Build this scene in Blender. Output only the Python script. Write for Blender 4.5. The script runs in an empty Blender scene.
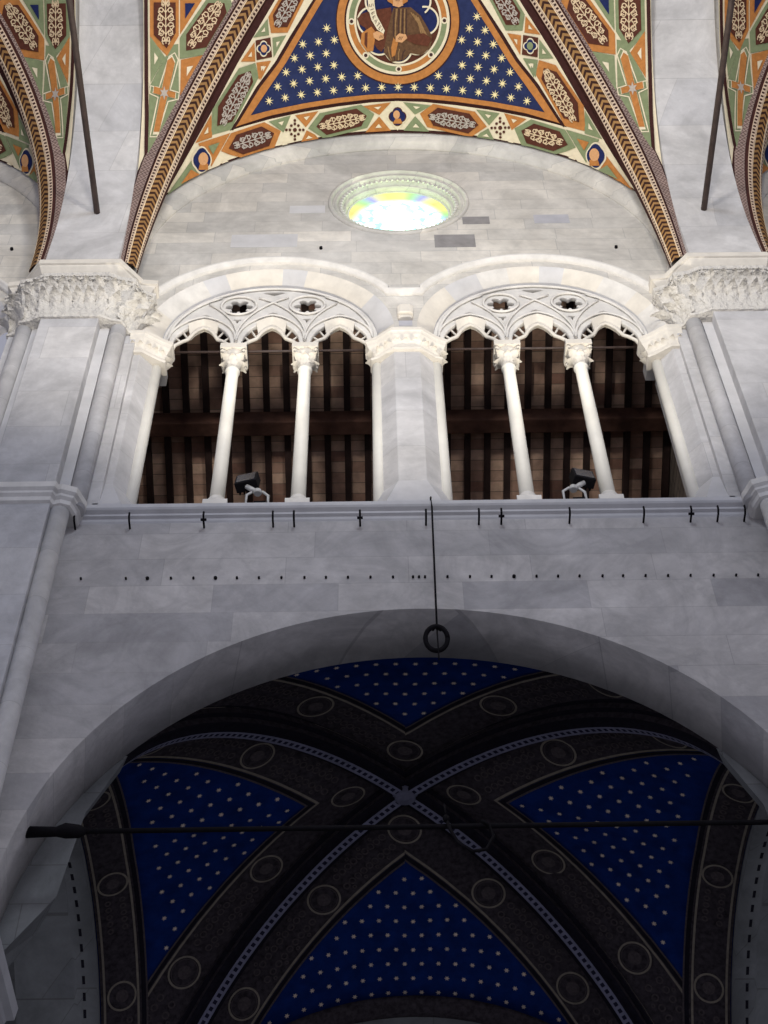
import bpy, bmesh, math, random
from mathutils import Vector, Matrix
from mathutils.bvhtree import BVHTree
PI = math.pi
sc = bpy.context.scene
COL = sc.collection
random.seed(7)

# ------------------------------------------------------------------ camera
FPX = 1538.0
def cam_axes(f=FPX, vx=359, vy=-670, yaw=-.0115):
    u = Vector(((vx-384)/f, -(vy-512)/f, -1.0)).normalized()
    fw = Vector((0, 0, -1)); h = (fw-u*fw.dot(u)).normalized(); x = h.cross(u)
    M = Matrix((x, h, u))
    return Matrix.Rotation(yaw, 3, 'Z') @ M
CM = cam_axes(); CAM = Vector((-.44, 0, 1.6))
cd = bpy.data.cameras.new('camera'); cam = bpy.data.objects.new('camera', cd); COL.objects.link(cam)
cd.sensor_fit = 'HORIZONTAL'; cd.sensor_width = 36; cd.lens = FPX*36/768
cd.clip_start = .05; cd.clip_end = 200
cam.matrix_world = Matrix.Translation(CAM) @ CM.to_4x4()
sc.camera = cam

# ------------------------------------------------------------------ light
sc.view_settings.view_transform = 'Standard'; sc.view_settings.look = 'None'
sc.view_settings.gamma = 1; sc.view_settings.use_curve_mapping = False
sc.view_settings.exposure = 0.0
w = bpy.data.worlds.new('world'); sc.world = w; w.use_nodes = True
w.node_tree.nodes['Background'].inputs[0].default_value = (.80, .81, .98, 1)
w.node_tree.nodes['Background'].inputs[1].default_value = .41

def lamp(name, kind, loc, target, energy, color, **kw):
    l = bpy.data.lights.new(name, kind); o = bpy.data.objects.new(name, l); COL.objects.link(o)
    o.location = loc; d = Vector(target)-Vector(loc)
    o.rotation_euler = d.to_track_quat('-Z', 'Y').to_euler()
    l.energy = energy; l.color = color
    for k, v in kw.items(): setattr(l, k, v)
    return o
# floodlights of the opposite tribune, aimed up at this wall and the vault
for sx in (-1, 1):
    lamp('opposite_floodlight_lamp', 'SPOT', (sx*2.3, .3, 15.4), (sx*.6, 10, 22.3), 1550, (1, .94, .84), spot_size=math.radians(82), spot_blend=.35, shadow_soft_size=.6)
# the lamps of this side's floodlights throw their beam up on the vault
for sx, px in ((-1, -1.95), (1, 1.7)):
    lamp('tribune_floodlight_lamp', 'SPOT', (px, 9.7, 15.2), (sx*1.0, 4.0, 25), 420, (1, .93, .80), spot_size=math.radians(110), spot_blend=.6, shadow_soft_size=.15)
# coloured daylight falling through this side's stained glass
lamp('oculus_daylight', 'POINT', (-.02, 10.02, 22.05), (-.02, 5, 20.5), 15, (.66, 1, .42), shadow_soft_size=.25)
# daylight from the clerestory window of the opposite side
lamp('opposite_window_daylight', 'AREA', (0, -.3, 21.5), (0, 10, 15.5), 330, (.80, .87, 1), shape='DISK', size=2.4)

# ------------------------------------------------------------------ helpers
def px_ray(p):
    d = Vector(((p[0]-384)/FPX, -(p[1]-512)/FPX, -1.0)); return (CM @ d).normalized()
def at_y(p, Y):
    d = px_ray(p); return CAM + d*((Y-CAM.y)/d.y)

class MB:
    def __init__(s): s.v = []; s.f = []; s.m = []; s.uv = []; s.sm = []
    def face(s, idx, m=0, uv=None, smooth=False):
        s.f.append(tuple(idx)); s.m.append(m); s.uv.append(uv); s.sm.append(smooth)
    def poly(s, pts, m=0, uv=None, smooth=False):
        n = len(s.v); s.v += [tuple(p) for p in pts]; s.face(range(n, n+len(pts)), m, uv, smooth)
    def box(s, x0, x1, y0, y1, z0, z1, m=0):
        n = len(s.v); s.v += [(x, y, z) for z in (z0, z1) for y in (y0, y1) for x in (x0, x1)]
        for q in ((0, 2, 3, 1), (4, 5, 7, 6), (0, 1, 5, 4), (2, 6, 7, 3), (0, 4, 6, 2), (1, 3, 7, 5)):
            s.face([n+i for i in q], m)
    def grid(s, rows, m=0, smooth=True, closed=False, uvs=None, mats=None):
        """rows: list of equally long point lists"""
        n = len(s.v); R = len(rows); C = len(rows[0])
        for r in rows: s.v += [tuple(p) for p in r]
        for i in range(R-1):
            for j in range(C if closed else C-1):
                k = (j+1) % C
                uv = None
                if uvs: uv = [uvs[i][j], uvs[i][k], uvs[i+1][k], uvs[i+1][j]]
                s.face((n+i*C+j, n+i*C+k, n+(i+1)*C+k, n+(i+1)*C+j), mats(i, j) if mats else m, uv, smooth)
    def prism(s, plan, z0, z1, m=0, top=None):
        """closed plan polygon (counter-clockwise) from z0 to z1; top = other plan at z1"""
        top = top or plan; n = len(s.v); N = len(plan)
        s.v += [(p[0], p[1], z0) for p in plan]+[(p[0], p[1], z1) for p in top]
        for i in range(N):
            j = (i+1) % N; s.face((n+i, n+j, n+N+j, n+N+i), m)
        s.face(range(n+N-1, n-1, -1), m); s.face(range(n+N, n+2*N), m)
    def lathe(s, prof, c, n=20, m=0, caps=True, smooth=True):
        """prof: list of (r,z)"""
        s.grid([[(c[0]+r*math.cos(2*PI*k/n), c[1]+r*math.sin(2*PI*k/n), c[2]+z) for k in range(n)] for r, z in prof], m, smooth, True)
        if caps:
            b = len(s.v)-len(prof)*n
            s.face(range(b+n-1, b-1, -1), m); s.face(range(len(s.v)-n, len(s.v)), m)
    def tube(s, pts, r, n=8, m=0):
        pts = [Vector(p) for p in pts]; rows = []
        for i, p in enumerate(pts):
            t = (pts[min(i+1, len(pts)-1)]-pts[max(i-1, 0)]).normalized()
            a = t.cross(Vector((0, 0, 1)));
            if a.length < .05: a = t.cross(Vector((0, 1, 0)))
            a.normalize(); b = t.cross(a)
            rr = r[i] if isinstance(r, (list, tuple)) else r
            rows.append([p+(a*math.cos(2*PI*k/n)+b*math.sin(2*PI*k/n))*rr for k in range(n)])
        s.grid(rows, m, True, True)
        b0 = len(s.v)-len(rows)*n
        s.face(range(b0+n-1, b0-1, -1), m); s.face(range(len(s.v)-n, len(s.v)), m)
    def add(s, other, f=lambda p: p, flip=False):
        n = len(s.v); s.v += [tuple(f(p)) for p in other.v]
        for a, m, uv, sm in zip(other.f, other.m, other.uv, other.sm):
            b = [n+i for i in a]
            if flip: b = b[::-1]; uv = uv[::-1] if uv else None
            s.face(b, m, uv, sm)
    def build(s, name, mats, parent=None, kind=None):
        if not isinstance(mats, (list, tuple)): mats = [mats]
        me = bpy.data.meshes.new(name); me.from_pydata(s.v, [], s.f)
        for m in mats: me.materials.append(m)
        me.polygons.foreach_set('material_index', s.m); me.polygons.foreach_set('use_smooth', s.sm)
        if any(s.uv):
            ul = me.uv_layers.new(name='uv'); k = 0
            for i, f in enumerate(s.f):
                for j in range(len(f)):
                    if s.uv[i]: ul.data[k].uv = s.uv[i][j]
                    k += 1
        me.update()
        o = bpy.data.objects.new(name, me); COL.objects.link(o)
        if parent: o.parent = parent; o.matrix_parent_inverse = Matrix.Translation(-parent.location)
        if kind: o['kind'] = kind
        return o
def recalc(o):
    bm = bmesh.new(); bm.from_mesh(o.data); bmesh.ops.remove_doubles(bm, verts=bm.verts, dist=1e-5)
    bmesh.ops.recalc_face_normals(bm, faces=bm.faces); bm.to_mesh(o.data); bm.free(); return o
def bevel(o, wd=.008, seg=2):
    m = o.modifiers.new('bevel', 'BEVEL'); m.width = wd; m.segments = seg; m.limit_method = 'ANGLE'; m.angle_limit = math.radians(35); return o
def thing(name, label, cat, loc=(0, 0, 0), group=None):
    o = bpy.data.objects.new(name, None); COL.objects.link(o); o.location = loc
    return tag(o, label, cat, group)
def tag(o, label, cat, group=None):
    o['label'] = label; o['category'] = cat
    if group: o['group'] = group
    return o
def part(mb, name, mat, parent): return mb.build(name, mat, parent)

# ------------------------------------------------------------------ materials
class NT:
    def __init__(s, name, rough=.7, spec=.3):
        s.m = bpy.data.materials.new(name); s.m.use_nodes = True; s.t = s.m.node_tree; s.b = s.t.nodes['Principled BSDF']
        s.b.inputs['Roughness'].default_value = rough; s.b.inputs['Specular IOR Level'].default_value = spec
    def n(s, typ, **kw):
        o = s.t.nodes.new(typ)
        for k, v in kw.items(): setattr(o, k, v)
        return o
    def link(s, a, b): s.t.links.new(a, b)
    def math(s, op, a, b=None, c=None):
        o = s.n('ShaderNodeMath', operation=op)
        for i, x in enumerate((a, b, c)):
            if x is None: continue
            if isinstance(x, (int, float)): o.inputs[i].default_value = x
            else: s.link(x, o.inputs[i])
        return o.outputs[0]
    def mix(s, f, a, b):
        o = s.n('ShaderNodeMix', data_type='RGBA')
        for i, x in ((0, f), (6, a), (7, b)):
            if isinstance(x, (int, float)): o.inputs[i].default_value = x
            elif isinstance(x, tuple): o.inputs[i].default_value = (*x[:3], 1)
            else: s.link(x, o.inputs[i])
        return o.outputs[2]
    def noise(s, vec, scale, detail=4, rough=.55, dist=0):
        o = s.n('ShaderNodeTexNoise'); o.inputs['Scale'].default_value = scale; o.inputs['Detail'].default_value = detail
        o.inputs['Roughness'].default_value = rough; o.inputs['Distortion'].default_value = dist
        if vec is not None: s.link(vec, o.inputs['Vector'])
        return o.outputs[0]
    def ramp(s, f, *stops):
        o = s.n('ShaderNodeValToRGB'); e = o.color_ramp.elements
        while len(e) < len(stops): e.new(.5)
        for i, (p, c) in enumerate(stops):
            e[i].position = p; e[i].color = (*c, 1) if isinstance(c, tuple) else (c, c, c, 1)
        s.link(f, o.inputs[0]); return o.outputs[0]
    def base(s, c):
        if isinstance(c, tuple): s.b.inputs['Base Color'].default_value = (*c, 1)
        else: s.link(c, s.b.inputs['Base Color'])
        return s
    def bump(s, h, strength=.3, dist=.01):
        o = s.n('ShaderNodeBump'); o.inputs['Strength'].default_value = strength; o.inputs['Distance'].default_value = dist
        s.link(h, o.inputs['Height']); s.link(o.outputs[0], s.b.inputs['Normal'])

def srgb(r, g, b):
    f = lambda c: (c/255/12.92) if c/255 <= .04045 else ((c/255+.055)/1.055)**2.4
    return (f(r), f(g), f(b))

def marble(name, c1, c2, cm, bw=.95, bh=.34, vein=.5, joint=.008, offs=.43):
    """coursed marble ashlar: every block its own tone, soft grey veins"""
    t = NT(name, .62, .3)
    co = t.n('ShaderNodeTexCoord').outputs['Object']
    sx = t.n('ShaderNodeSeparateXYZ'); t.link(co, sx.inputs[0])
    cb = t.n('ShaderNodeCombineXYZ'); t.link(t.math('ADD', sx.outputs[0], t.math('MULTIPLY', sx.outputs[1], .83)), cb.inputs[0]); t.link(sx.outputs[2], cb.inputs[1])
    br = t.n('ShaderNodeTexBrick'); t.link(cb.outputs[0], br.inputs['Vector'])
    br.inputs['Scale'].default_value = 1; br.inputs['Brick Width'].default_value = bw; br.inputs['Row Height'].default_value = bh
    br.inputs['Mortar Size'].default_value = joint; br.inputs['Mortar Smooth'].default_value = .3; br.inputs['Bias'].default_value = -.1
    br.offset = offs; br.squash = 1.45; br.squash_frequency = 3
    br.inputs['Color1'].default_value = (*c1, 1); br.inputs['Color2'].default_value = (*c2, 1); br.inputs['Mortar'].default_value = (*cm, 1)
    wv = t.noise(co, 1.1, 7, .62, 1.6)
    v = t.math('ABSOLUTE', t.math('SUBTRACT', wv, .5)); v = t.ramp(v, (0.0, 1.0), (.10, 0.0))
    big = t.ramp(t.noise(co, .8, 6, .65, 1.2), (.32, .74), (.68, 1.10))
    dirt = t.ramp(t.noise(co, 4, 6, .65), (.3, .86), (.75, 1.06))
    m = t.mix(t.math('MULTIPLY', v, vein), br.outputs['Color'], tuple(x*.6 for x in c2))
    mm = t.n('ShaderNodeMix', data_type='RGBA', blend_type='MULTIPLY'); mm.inputs[0].default_value = 1; t.link(m, mm.inputs[6]); t.link(big, mm.inputs[7])
    m2 = t.n('ShaderNodeMix', data_type='RGBA', blend_type='MULTIPLY'); m2.inputs[0].default_value = 1; t.link(mm.outputs[2], m2.inputs[6]); t.link(dirt, m2.inputs[7])
    t.base(m2.outputs[2]); t.bump(t.noise(co, 30, 4), .25, .01)
    return t.m
M_WALL = marble('marble_ashlar', (.64, .61, .59), (.45, .435, .44), (.46, .44, .43), 1.25, .42, .26, .004)
M_UPPER = marble('marble_ashlar_upper', (.76, .72, .655), (.60, .585, .56), (.55, .53, .50), .95, .31, .15, .006)
M_PIER = marble('marble_pier', (.66, .645, .64), (.57, .565, .58), (.48, .47, .47), 1.6, .72, .16, .004)
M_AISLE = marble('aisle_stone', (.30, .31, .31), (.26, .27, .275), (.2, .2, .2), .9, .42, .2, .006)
M_DARKST = marble('tribune_rough_stone', (.34, .29, .25), (.24, .2, .17), (.16, .13, .12), .4, .18, .3, .02)

def plain(name, c, rough=.65, var=.15, scale=6, spec=.3, bump=.15):
    t = NT(name, rough, spec); co = t.n('ShaderNodeTexCoord').outputs['Object']
    f = t.ramp(t.noise(co, scale, 6, .6), (.3, 0.0), (.7, 1.0))
    t.base(t.mix(f, tuple(x*(1-var) for x in c), tuple(min(1, x*(1+var)) for x in c)))
    if bump: t.bump(t.noise(co, scale*6, 3), bump, .01)
    return t.m
M_STONE = plain('carved_marble', (.68, .66, .63), .6, .12, 5)
M_WARM = plain('cream_marble', (.69, .65, .585), .6, .10, 5)
M_GREY = plain('grey_marble', (.46, .46, .50), .55, .14, 3)
M_GREY2 = plain('pale_grey_marble', (.58, .575, .585), .55, .10, 3)
M_BLOCK = plain('dark_grey_marble_block', (.27, .26, .26), .6, .2, 5)
def carved():
    t = NT('carved_foliage_marble', .6, .25); co = t.n('ShaderNodeTexCoord').outputs['Object']
    t.base(t.mix(t.noise(co, 5, 5), (.58, .56, .53), (.72, .69, .64)))
    vo = t.n('ShaderNodeTexVoronoi', feature='SMOOTH_F1'); vo.inputs['Scale'].default_value = 13; t.link(co, vo.inputs['Vector'])
    t.bump(t.math('ADD', t.math('MULTIPLY', vo.outputs['Distance'], -1.2), t.noise(co, 26, 3)), .75, .045); return t.m
M_CARVED = carved()
M_SHAFT = plain('polished_white_marble', (.74, .72, .66), .45, .06, 4)
M_IRON = plain('wrought_iron', (.008, .007, .009), .8, .3, 20, .12)
M_RUST = plain('painted_brown_iron', (.06, .04, .035), .55, .3, 12, .4)
M_ALU = plain('cast_aluminium', (.5, .5, .5), .35, .1, 20, .5)
M_WOOD = plain('dark_oak', (.035, .020, .018), .7, .4, 5, .2, .5)
M_WOOD2 = plain('dark_oak_purlin', (.09, .045, .034), .7, .4, 4, .2, .5)

def paint(name, c, var=.14, scale=14):
    return plain('fresco_'+name, c, .8, var, scale, .1, .05)
P_BLUE = paint('blue', srgb(42, 50, 86), .18, 9)
P_CREAM = paint('cream', srgb(224, 212, 184), .07)
P_ORANGE = paint('ochre', srgb(180, 120, 66), .16)
P_GREEN = paint('green', srgb(128, 138, 104), .12)
P_BROWN = paint('dark_brown', srgb(84, 48, 38), .2)
P_DARK = paint('brown_line', srgb(62, 36, 34), .2)
P_SCROLL = paint('scrollwork_cream', srgb(214, 190, 156), .1, 30)
P_SCROLL2 = paint('scrollwork_grey', srgb(178, 168, 158), .1, 30)
P_STAR = paint('gilt_star', srgb(236, 220, 168), .08, 30)
P_NAVY = paint('navy', srgb(34, 42, 84), .2)
P_RED = paint('robe_red', srgb(96, 56, 42), .25, 20)
P_ROBE = paint('robe_brown', srgb(98, 72, 52), .3, 24)
P_ROBE2 = paint('robe_fold_light', srgb(146, 114, 78), .2, 24)
P_SKIN = paint('skin', srgb(206, 156, 112), .1, 30)
P_INK = paint('ink', srgb(70, 50, 48), .1, 30)
PM = [P_BLUE, P_CREAM, P_ORANGE, P_GREEN, P_BROWN, P_DARK, P_SCROLL, P_SCROLL2, P_STAR, P_NAVY, P_RED, P_ROBE, P_ROBE2, P_SKIN, P_INK]
BLUE, CREAM, ORANGE, GREEN, BROWN, DARK, SCROLL, SCROLL2, STAR, NAVY, RED, ROBE, ROBE2, SKIN, INK = range(15)
A_BLUE = paint('aisle_blue', (.005, .028, .17), .3, 5)
A_DARK = paint('aisle_brown_black', (.058, .048, .055), .5, 16)
A_LINE = paint('aisle_grey_line', (.30, .26, .21), .2)
A_STAR = paint('aisle_star', (.85, .72, .6), .2)
A_BEAD = paint('aisle_bead_grey', (.20, .20, .27), .15)
A_BLACK = paint('aisle_black_moulding', (.016, .014, .022), .3)
A_ORN = paint('aisle_faded_ornament', (.10, .082, .085), .3, 30)
AM = [A_BLUE, A_DARK, A_LINE, A_STAR, A_BEAD, A_BLACK, A_ORN]
ABLUE, ADARK, ALINE, ASTAR, ABEAD, ABLACK, AORN = range(7)

def uvmat(name, kind):
    """painted rib strips; u = metres along the rib, v = 0..1 across the strip"""
    t = NT(name, .75, .15); uv = t.n('ShaderNodeTexCoord').outputs['UV']
    s = t.n('ShaderNodeSeparateXYZ'); t.link(uv, s.inputs[0]); u, v = s.outputs[0], s.outputs[1]
    co = t.n('ShaderNodeTexCoord').outputs['Object']
    grime = t.ramp(t.noise(co, 9, 5), (.3, .78), (.7, 1.1))
    vc = t.math('ABSOLUTE', t.math('SUBTRACT', v, .5))
    if kind == 'chevron':
        f = t.math('FRACT', t.math('ADD', t.math('MULTIPLY', u, 9.5), t.math('MULTIPLY', vc, 1.6)))
        g = t.math('GREATER_THAN', f, .5); c = t.mix(g, srgb(58, 34, 28), srgb(156, 118, 74))
        e = t.math('GREATER_THAN', vc, .42); c = t.mix(e, c, srgb(226, 204, 172))
    elif kind == 'bead':
        f = t.math('SUBTRACT', t.math('FRACT', t.math('MULTIPLY', u, 15)), .5)
        g = t.math('LESS_THAN', t.math('MAXIMUM', t.math('ABSOLUTE', f), vc), .27)
        c = t.mix(g, srgb(206, 184, 162), srgb(60, 36, 34))
        e = t.math('GREATER_THAN', vc, .43); c = t.mix(e, c, srgb(120, 84, 66))
    elif kind == 'zigzag':
        f = t.math('PINGPONG', t.math('MULTIPLY', u, 14), .5)
        h = t.math('FRACT', t.math('MULTIPLY', t.math('ADD', t.math('MULTIPLY', f, .7), v), 2.6))
        g = t.math('GREATER_THAN', h, .5); c = t.mix(g, srgb(104, 84, 80), srgb(158, 138, 130))
        e = t.math('GREATER_THAN', vc, .45); c = t.mix(e, c, srgb(54, 32, 32))
    else:  # aisle teeth
        f = t.math('SUBTRACT', t.math('FRACT', t.math('MULTIPLY', u, 11)), .5)
        g = t.math('MULTIPLY', t.math('LESS_THAN', t.math('ABSOLUTE', f), .28), t.math('LESS_THAN', vc, .22))
        c = t.mix(g, (.26, .26, .36), (.02, .02, .045))
    mm = t.n('ShaderNodeMix', data_type='RGBA', blend_type='MULTIPLY'); mm.inputs[0].default_value = 1; t.link(c, mm.inputs[6]); t.link(grime, mm.inputs[7])
    t.base(mm.outputs[2]); return t.m
R_CHEV = uvmat('rib_chevrons', 'chevron'); R_BEAD = uvmat('rib_beads', 'bead'); R_ZIG = uvmat('rib_zigzag', 'zigzag'); R_TEETH = uvmat('aisle_rib_teeth', 'teeth')

# ------------------------------------------------------------------ structure: lower nave wall
HB = 4.17                     # half bay
def cosx(a, b, n): return [(a+b)/2-(b-a)/2*math.cos(PI*i/n) for i in range(n+1)]
def arch_z(x, c, r, zc): d = r*r-(x-c)**2; return zc+math.sqrt(max(d, 0))
def loft(mb, A, B, m=0, smooth=True, mats=None): mb.grid([A, B], m, smooth, mats=mats)

SILL = 14.60; RA, ZA = 3.58, 9.46
def wall_with_arch(mb, cx, x0, x1, r, zc, ztop, Y0, Y1, r2=None, zc2=None, zbot=0, n=64):
    r2 = r2 or r; zc2 = zc2 or zc
    a0 = [(cx+r*math.cos(PI-PI*i/n), Y0, zc+r*math.sin(PI*i/n)) for i in range(n+1)]
    a1 = [(cx+r2*math.cos(PI-PI*i/n), Y1, zc2+r2*math.sin(PI*i/n)) for i in range(n+1)]
    t0 = [(p[0], Y0, ztop) for p in a0]; t1 = [(p[0], Y1, ztop) for p in a1]
    mb.grid([t0, a0], 0, False); mb.grid([a0, a1], 0, True); mb.grid([a1, t1], 0, False)
    for s, xe, R in ((-1, x0, r), (1, x1, r)):
        xa = cx+s*r; xb = cx+s*r2
        mb.poly([(xa, Y0, zbot), (xe, Y0, zbot), (xe, Y0, ztop), (xa, Y0, ztop), (xa, Y0, zc)])
        mb.poly([(xb, Y1, zbot), (xe, Y1, zbot), (xe, Y1, ztop), (xb, Y1, ztop), (xb, Y1, zc2)])
        mb.poly([(xa, Y0, zbot), (xb, Y1, zbot), (xb, Y1, zc2), (xa, Y0, zc)])
    mb.poly([(x0, Y0, ztop), (x1, Y0, ztop), (x1, Y1, ztop), (x0, Y1, ztop)])
mb = MB()
for k in (-1, 0, 1):
    wall_with_arch(mb, k*2*HB, k*2*HB-HB, k*2*HB+HB, RA, ZA, SILL, 10, 10.72, 3.68, 9.43)
wall_nave = recalc(mb.build('wall_nave', M_WALL, kind='structure'))

# ------------------------------------------------------------------ triforium level and clerestory
AXC, AZ = 1.72, 18.42         # arch centres
RO, RI = 1.577, 1.335         # outer and inner radius of the splay
YT = 10.17                    # tracery plane
OC = (-.02, 21.95); RR = 1.02 # oculus
def clerestory(mb, off):
    """plane Y=10 above the arches, with a round hole for the oculus"""
    zt = 24.6
    N = 48
    # lower edge polyline (arches and the short flats), x monotone
    low = [(-HB, AZ)]
    for c in (-AXC, AXC):
        low += [(c+RO*math.cos(PI-PI*i/28), AZ+RO*math.sin(PI*i/28)) for i in range(29)]
    low.append((HB, AZ))
    xs = [p[0] for p in low]
    def lowz(x):
        for (xa, za), (xb, zb) in zip(low, low[1:]):
            if xa <= x <= xb and xb > xa: return za+(zb-za)*(x-xa)/(xb-xa)
        return AZ
    zm = OC[1]-RR-.06
    mb.grid([[(off+x, 10, zm) for x, z in low], [(off+x, 10, z) for x, z in low]], 0, False)
    # square with hole
    h = RR+.06; sq = []; ci = []
    for i in range(N):
        a = 2*PI*i/N+1e-6; c, s = math.cos(a), math.sin(a); k = h/max(abs(c), abs(s))
        sq.append((off+OC[0]+c*k, 10, OC[1]+s*k)); ci.append((off+OC[0]+RR*c, 10, OC[1]+RR*s))
    mb.grid([sq, ci], 0, False, True)
    for x0, x1, z0, z1 in ((-HB, OC[0]-h, zm, zt), (OC[0]+h, HB, zm, zt), (OC[0]-h, OC[0]+h, OC[1]+h, zt)):
        mb.poly([(off+x0, 10, z0), (off+x1, 10, z0), (off+x1, 10, z1), (off+x0, 10, z1)])
    # stepped reveal of the oculus
    prev = ci
    pr = [(RR, 10), (RR-.005, 9.965), (RR-.055, 9.955), (RR-.06, 10.03), (RR-.085, 10.035), (RR-.10, 10.0), (RR-.135, 10.0), (RR-.14, 10.08), (RR-.16, 10.085), (RR-.175, 10.05), (RR-.205, 10.05), (RR-.21, 10.13), (RR-.235, 10.11), (RR-.26, 10.12), (RR-.27, 10.2), (RR-.27, 10.4)]
    mb.grid([[(off+OC[0]+r*math.cos(2*PI*i/N), y, OC[1]+r*math.sin(2*PI*i/N)) for i in range(N)] for r, y in pr], 0, True, True)
    # plaster back of the wall above the tribune roof
    mb.poly([(off-HB, 10.8, 20.0), (off+HB, 10.8, 20.0), (off+HB, 10.8, 20.6), (off-HB, 10.8, 20.6)])
mb = MB()
for k in (-1, 0, 1): clerestory(mb, k*2*HB)
wall_cl = mb.build('wall_clerestory', M_UPPER, kind='structure')
# splayed arch rings with voussoirs, and the thickness behind the tracery
def ring(c, off, seed):
    mb = MB(); n = 44; rnd = random.Random(seed)
    v = []
    while len(v) < n: v += [rnd.choice((0, 0, 0, 1, 0, 3, 0, 1, 3))]*rnd.choice((3, 4, 5))
    f = lambda r, y: [(off+c+r*math.cos(PI-PI*i/n), y, AZ+r*math.sin(PI*i/n)) for i in range(n+1)]
    mb.grid([f(RO, 10), f(RI+.035, YT-.03), f(RI+.03, YT+.02)], 0, True, mats=lambda i, j: v[j] if i == 0 else 1)
    mb.grid([f(RI+.03, YT+.02), f(RI+.03, 10.36)], 0, True)
    return mb
for k in (-1, 0, 1):
    for i, c in enumerate((-AXC, AXC)):
        ring(c, k*2*HB, 5+i+k*3).build('trim_arch_ring', [M_WARM, M_GREY2, M_GREY, M_STONE], wall_cl)
# hood mould: half-round roll following both arches
def hood_path(off, r, dx=.24):
    pts = []
    a0 = math.acos((AXC-dx)/r)
    for i in range(31):
        a = PI-(.18)-(PI-.18-a0)*i/30; pts.append((off-AXC+r*math.cos(a), AZ+r*math.sin(a)))
    pts += [(off-x+(-0), z) for x, z in []]
    q = [(2*off-x, z) for x, z in pts[::-1]]
    return pts+q
def sweep_xz(mb, path, prof, m=0):
    """path in the XZ plane; prof = (offset outward, y)"""
    rows = []
    for i, (x, z) in enumerate(path):
        a = Vector(path[min(i+1, len(path)-1)])-Vector(path[max(i-1, 0)]); a.normalize(); nx, nz = -a.y, a.x
        rows.append([(x+nx*o, y, z+nz*o) for o, y in prof])
    mb.grid(rows, m, True)
for k in (-1, 0, 1):
    mb = MB(); sweep_xz(mb, hood_path(k*2*HB, 1.675), [(.035, 10.0), (.035, 9.965), (.055, 9.95), (.08, 9.94), (.085, 9.93), (.12, 9.92), (.13, 9.93), (.13, 10.0)])
    mb.build('trim_hood_mould', M_STONE, kind='structure')
for k in (-1, 0, 1):  # darker and paler replaced blocks in the coursing
    for p0, p1, m in (((434, 235), (476, 247), M_BLOCK), ((462, 217), (490, 224), M_BLOCK), ((533, 215), (570, 223), M_GREY), ((232, 235), (297, 247), M_GREY2), ((290, 206), (325, 213), M_GREY2)):
        a = at_y(p0, 10); b = at_y(p1, 10)
        if k != 0: continue
        mb = MB(); mb.box(a.x, b.x, 9.996, 10.02, b.z, a.z); mb.build('marble_block', m, wall_cl)

# formeret (wall arch) moulding
FZ, FR = 20.18, 3.64
def arc_path(off, r, zc, n=56, z0=19.2):
    return [(off-r, z0)]+[(off+r*math.cos(PI-PI*i/n), zc+r*math.sin(PI*i/n)) for i in range(n+1)]+[(off+r, z0)]
for k in (-1, 0, 1):
    mb = MB(); sweep_xz(mb, arc_path(k*2*HB, FR, FZ), [(-.09, 10.0), (-.10, 9.96), (-.055, 9.95), (-.05, 9.90), (0, 9.87), (.06, 9.84), (.18, 9.80)])
    mb.build('trim_wall_arch', M_UPPER, kind='structure')

# ------------------------------------------------------------------ oculus window
def stained():
    t = NT('stained_glass', .2, .5); co = t.n('ShaderNodeTexCoord').outputs['Object']
    s = t.n('ShaderNodeSeparateXYZ'); t.link(co, s.inputs[0])
    x = t.math('SUBTRACT', s.outputs[0], OC[0]); z = t.math('SUBTRACT', s.outputs[2], OC[1])
    r = t.math('SQRT', t.math('ADD', t.math('MULTIPLY', x, x), t.math('MULTIPLY', z, z)))
    a = t.math('ARCTAN2', z, x)
    vo = t.n('ShaderNodeTexVoronoi'); t.link(co, vo.inputs['Vector']); vo.inputs['Scale'].default_value = 9
    hs = t.ramp(t.math('FRACT', t.math('MULTIPLY', a, 5/(2*PI))), (.0, (.35, .9, .2)), (.2, (.95, .8, .15)), (.45, (1.0, .7, .1)), (.62, (.9, .85, .3)), (.78, (.3, .3, .9)), (1, (.35, .9, .2)))
    z2 = t.math('ADD', z, .17); r2 = t.math('SQRT', t.math('ADD', t.math('MULTIPLY', x, x), t.math('MULTIPLY', z2, z2)))
    mr = t.n('ShaderNodeMapRange'); mr.inputs[1].default_value = .57; mr.inputs[2].default_value = .70; t.link(r2, mr.inputs[0]); rim = mr.outputs[0]
    body = t.ramp(vo.outputs['Distance'], (.0, (1, 1, 1)), (.5, (.9, 1, .96)), (.72, (.25, .75, .8)))
    c = t.mix(rim, body, hs)
    t.base((.2, .2, .2)); t.link(c, t.b.inputs['Emission Color'])
    st = t.math('ADD', t.math('MULTIPLY', t.math('SUBTRACT', 1.0, rim), .7), .95)
    t.link(st, t.b.inputs['Emission Strength']); return t.m
M_GLASS = stained()
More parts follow.
